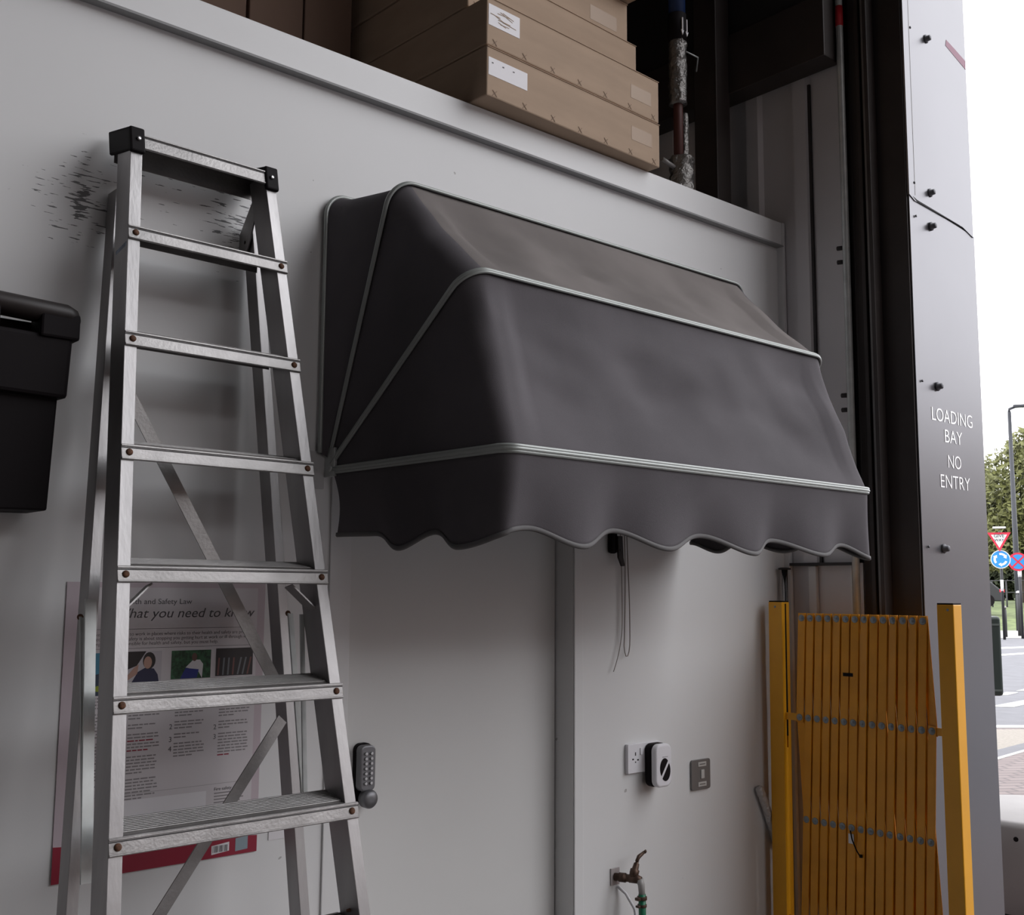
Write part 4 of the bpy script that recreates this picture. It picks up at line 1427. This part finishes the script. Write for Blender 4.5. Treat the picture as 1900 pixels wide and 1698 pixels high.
for sg in (1, -1):
    e_ = (sa + sb * sg).normalized()
    m.bar(rc2 + sn * 0.027 - e_ * r2 * 0.82, rc2 + sn * 0.027 + e_ * r2 * 0.82, r2 * 0.18, 0.004, e_.cross(sn))
obj('red_cross', m, SRED, rp2)

# street lamp
D2 = 45.0
lf = at(1884, 1000, D2)
lt = at(1876, 760, D2)
sl = thing('street_lamp', 'tall grey street lamp post rising in front of the tree outside', 'lamp', (lf.x, lf.y, 0))
lfx = V((at(1880, 900, D2).x, at(1880, 900, D2).y, 0))
obj('pole', MB().tube([V((lf.x, lf.y, 0)), V((lf.x, lf.y, 3.0)), V((lf.x, lf.y, lt.z))], [0.13, 0.11, 0.07], 14), LAMPM, sl, smooth=True)
top = V((lf.x, lf.y, lt.z))
obj('arm', MB().tube([top, top + V((0, 0, 0.12)), top + sa * 0.25 + V((0, 0, 0.22)), top + sa * 0.9 + V((0, 0, 0.25))], 0.06, 10), LAMPM, sl, smooth=True)
obj('lamp_head', MB().obox(top + sa * 0.15 + V((0, 0, 0.17)) - sn * 0.12, sa * 1.0, sn * 0.24, ZZ * 0.12), LAMPM, sl, 0.03)


def tree(label, base, crowns, trunk_r, m, nleaf, size, seed, name='tree', cat='tree', group=None):
    rnd = random.Random(seed)
    t = thing(name, label, cat, base, group)
    mb = MB()
    for (c, r, hz) in crowns:
        nl = int(nleaf * r * r)
        for i in range(nl):
            while True:
                d = V((rnd.uniform(-1, 1), rnd.uniform(-1, 1), rnd.uniform(-1, 1)))
                if 0.2 < d.length < 1:
                    break
            d = d * (0.75 + 0.3 * noise.noise(d * 2.5 + V((seed, 0, 0)))) / max(d.length, 0.5) * (0.55 + 0.45 * d.length)
            p = V(c) + V((d.x * r, d.y * r, d.z * hz))
            a = V((rnd.uniform(-1, 1), rnd.uniform(-1, 1), rnd.uniform(-1, 1))).normalized()
            b = a.orthogonal().normalized()
            s = size * rnd.uniform(0.6, 1.3)
            mb.face([p - a * s, p + b * s * 0.5, p + a * s, p - b * s * 0.5])
    obj('foliage', mb, m, t, recalc=False)
    cz = min(c[2] for c, r, hz in crowns)
    obj('trunk', MB().tube([V(base), V((base[0], base[1], cz))], [trunk_r, trunk_r * 0.6], 10), BARK, t)
    return t


D3 = 62.0
tb = ground(1915, 1128)
b0_ = at(1905, 1100, D3)
tree('large leafy green tree behind the street lamp', (b0_.x, b0_.y, 0.0),
     [(at(1902, 905, D3), 3.2, 3.4), (at(1850, 950, D3 + 2), 2.3, 3.0), (at(1862, 1010, D3), 2.4, 2.0), (at(1915, 1000, D3), 3.0, 2.4), (at(1935, 850, D3), 2.6, 2.6), (at(1990, 930, D3), 3.6, 4.2)],
     0.35, LEAF, 330, 0.20, 4)
D4 = 80.0
b1_ = at(1800, 1100, D4)
tree('paler leafy tree partly hidden behind the doorway panel edge', (b1_.x, b1_.y, 0.0),
     [(at(1815, 940, D4), 3.2, 4.0), (at(1780, 980, D4), 3.6, 4.0)], 0.35, LEAF, 240, 0.22, 9)
D5 = 70.0
bb = at(1875, 1110, D5)
tree('dark green hedge behind the road signs and railing', (bb.x, bb.y, 0.0), [(at(px, 1070, D5), 2.2, 1.9) for px in (1810, 1850, 1890, 1930, 1970)], 0.2, LEAFD, 300, 0.26, 20, 'hedge', 'hedge')
# railing and a car beyond the signs
fa, fb = at(1800, 1078, 58), at(1960, 1077, 58)
fr = thing('roadside_railing', 'thin dark railing across the grass behind the road signs', 'railing', (fa.x, fa.y, 0))
obj('rail', MB().tube([fa, fb], 0.03, 6), POSTM, fr)
obj('rail', MB().tube([at(1800, 1100, 58), at(1960, 1099, 58)], 0.03, 6), POSTM, fr)
for k in range(6):
    p = fa.lerp(fb, (k + 0.5) / 6)
    obj('railing_post', MB().tube([V((p.x, p.y, 0)), p], 0.04, 6), POSTM, fr)
cd = 51.0
cc = at(1848, 1118, cd)
car = thing('car', 'dark car with a glowing red tail light beyond the signs', 'car', cc)
m = MB()
prof = [(0, 0.25), (0, 0.75), (0.2, 0.85), (0.75, 1.35), (2.0, 1.38), (2.7, 0.95), (3.6, 0.85), (3.7, 0.3)]
m.prism([cc - sa * (u - 0.35) + ZZ * (v - 0.2) for u, v in prof], -sn * 1.6)
obj('body', m, POSTM, car, 0.05)
for u in (0.7, 2.9):
    obj('wheel', MB().lathe([(0, 0.3), (0.2, 0.3)], cc - sa * (u - 0.35) + ZZ * 0.08 + sn * 0.02, -sn, 16), BLACKP, car)
RLT = mat('red_tail_light', (0.6, 0.01, 0.02), 0.3)
RLT.node_tree.nodes['Principled BSDF'].inputs['Emission Color'].default_value = (1, 0.02, 0.05, 1)
RLT.node_tree.nodes['Principled BSDF'].inputs['Emission Strength'].default_value = 1.2
obj('tail_light', MB().obox(cc + sa * 0.18 + ZZ * 0.48 + sn * 0.01, sa * 0.2, -sn * 0.3, ZZ * 0.12), RLT, car)

# unseen building added to block low sky and shape the doorway panel's reflection
ob_ = MB().box((-40, -40, -0.1), (130, -28, 10.5))
for i in range(28):
    for k in range(3):
        x0 = -38 + i * 5.6
        ob_.box((x0, -28.02, 1.2 + k * 3.2), (x0 + 2.4, -27.9, 3.0 + k * 3.2))
struct('wall_sky_blocker', ob_, mat('brown_brick', (0.16, 0.11, 0.09), 0.9, var=0.2, vscale=3))
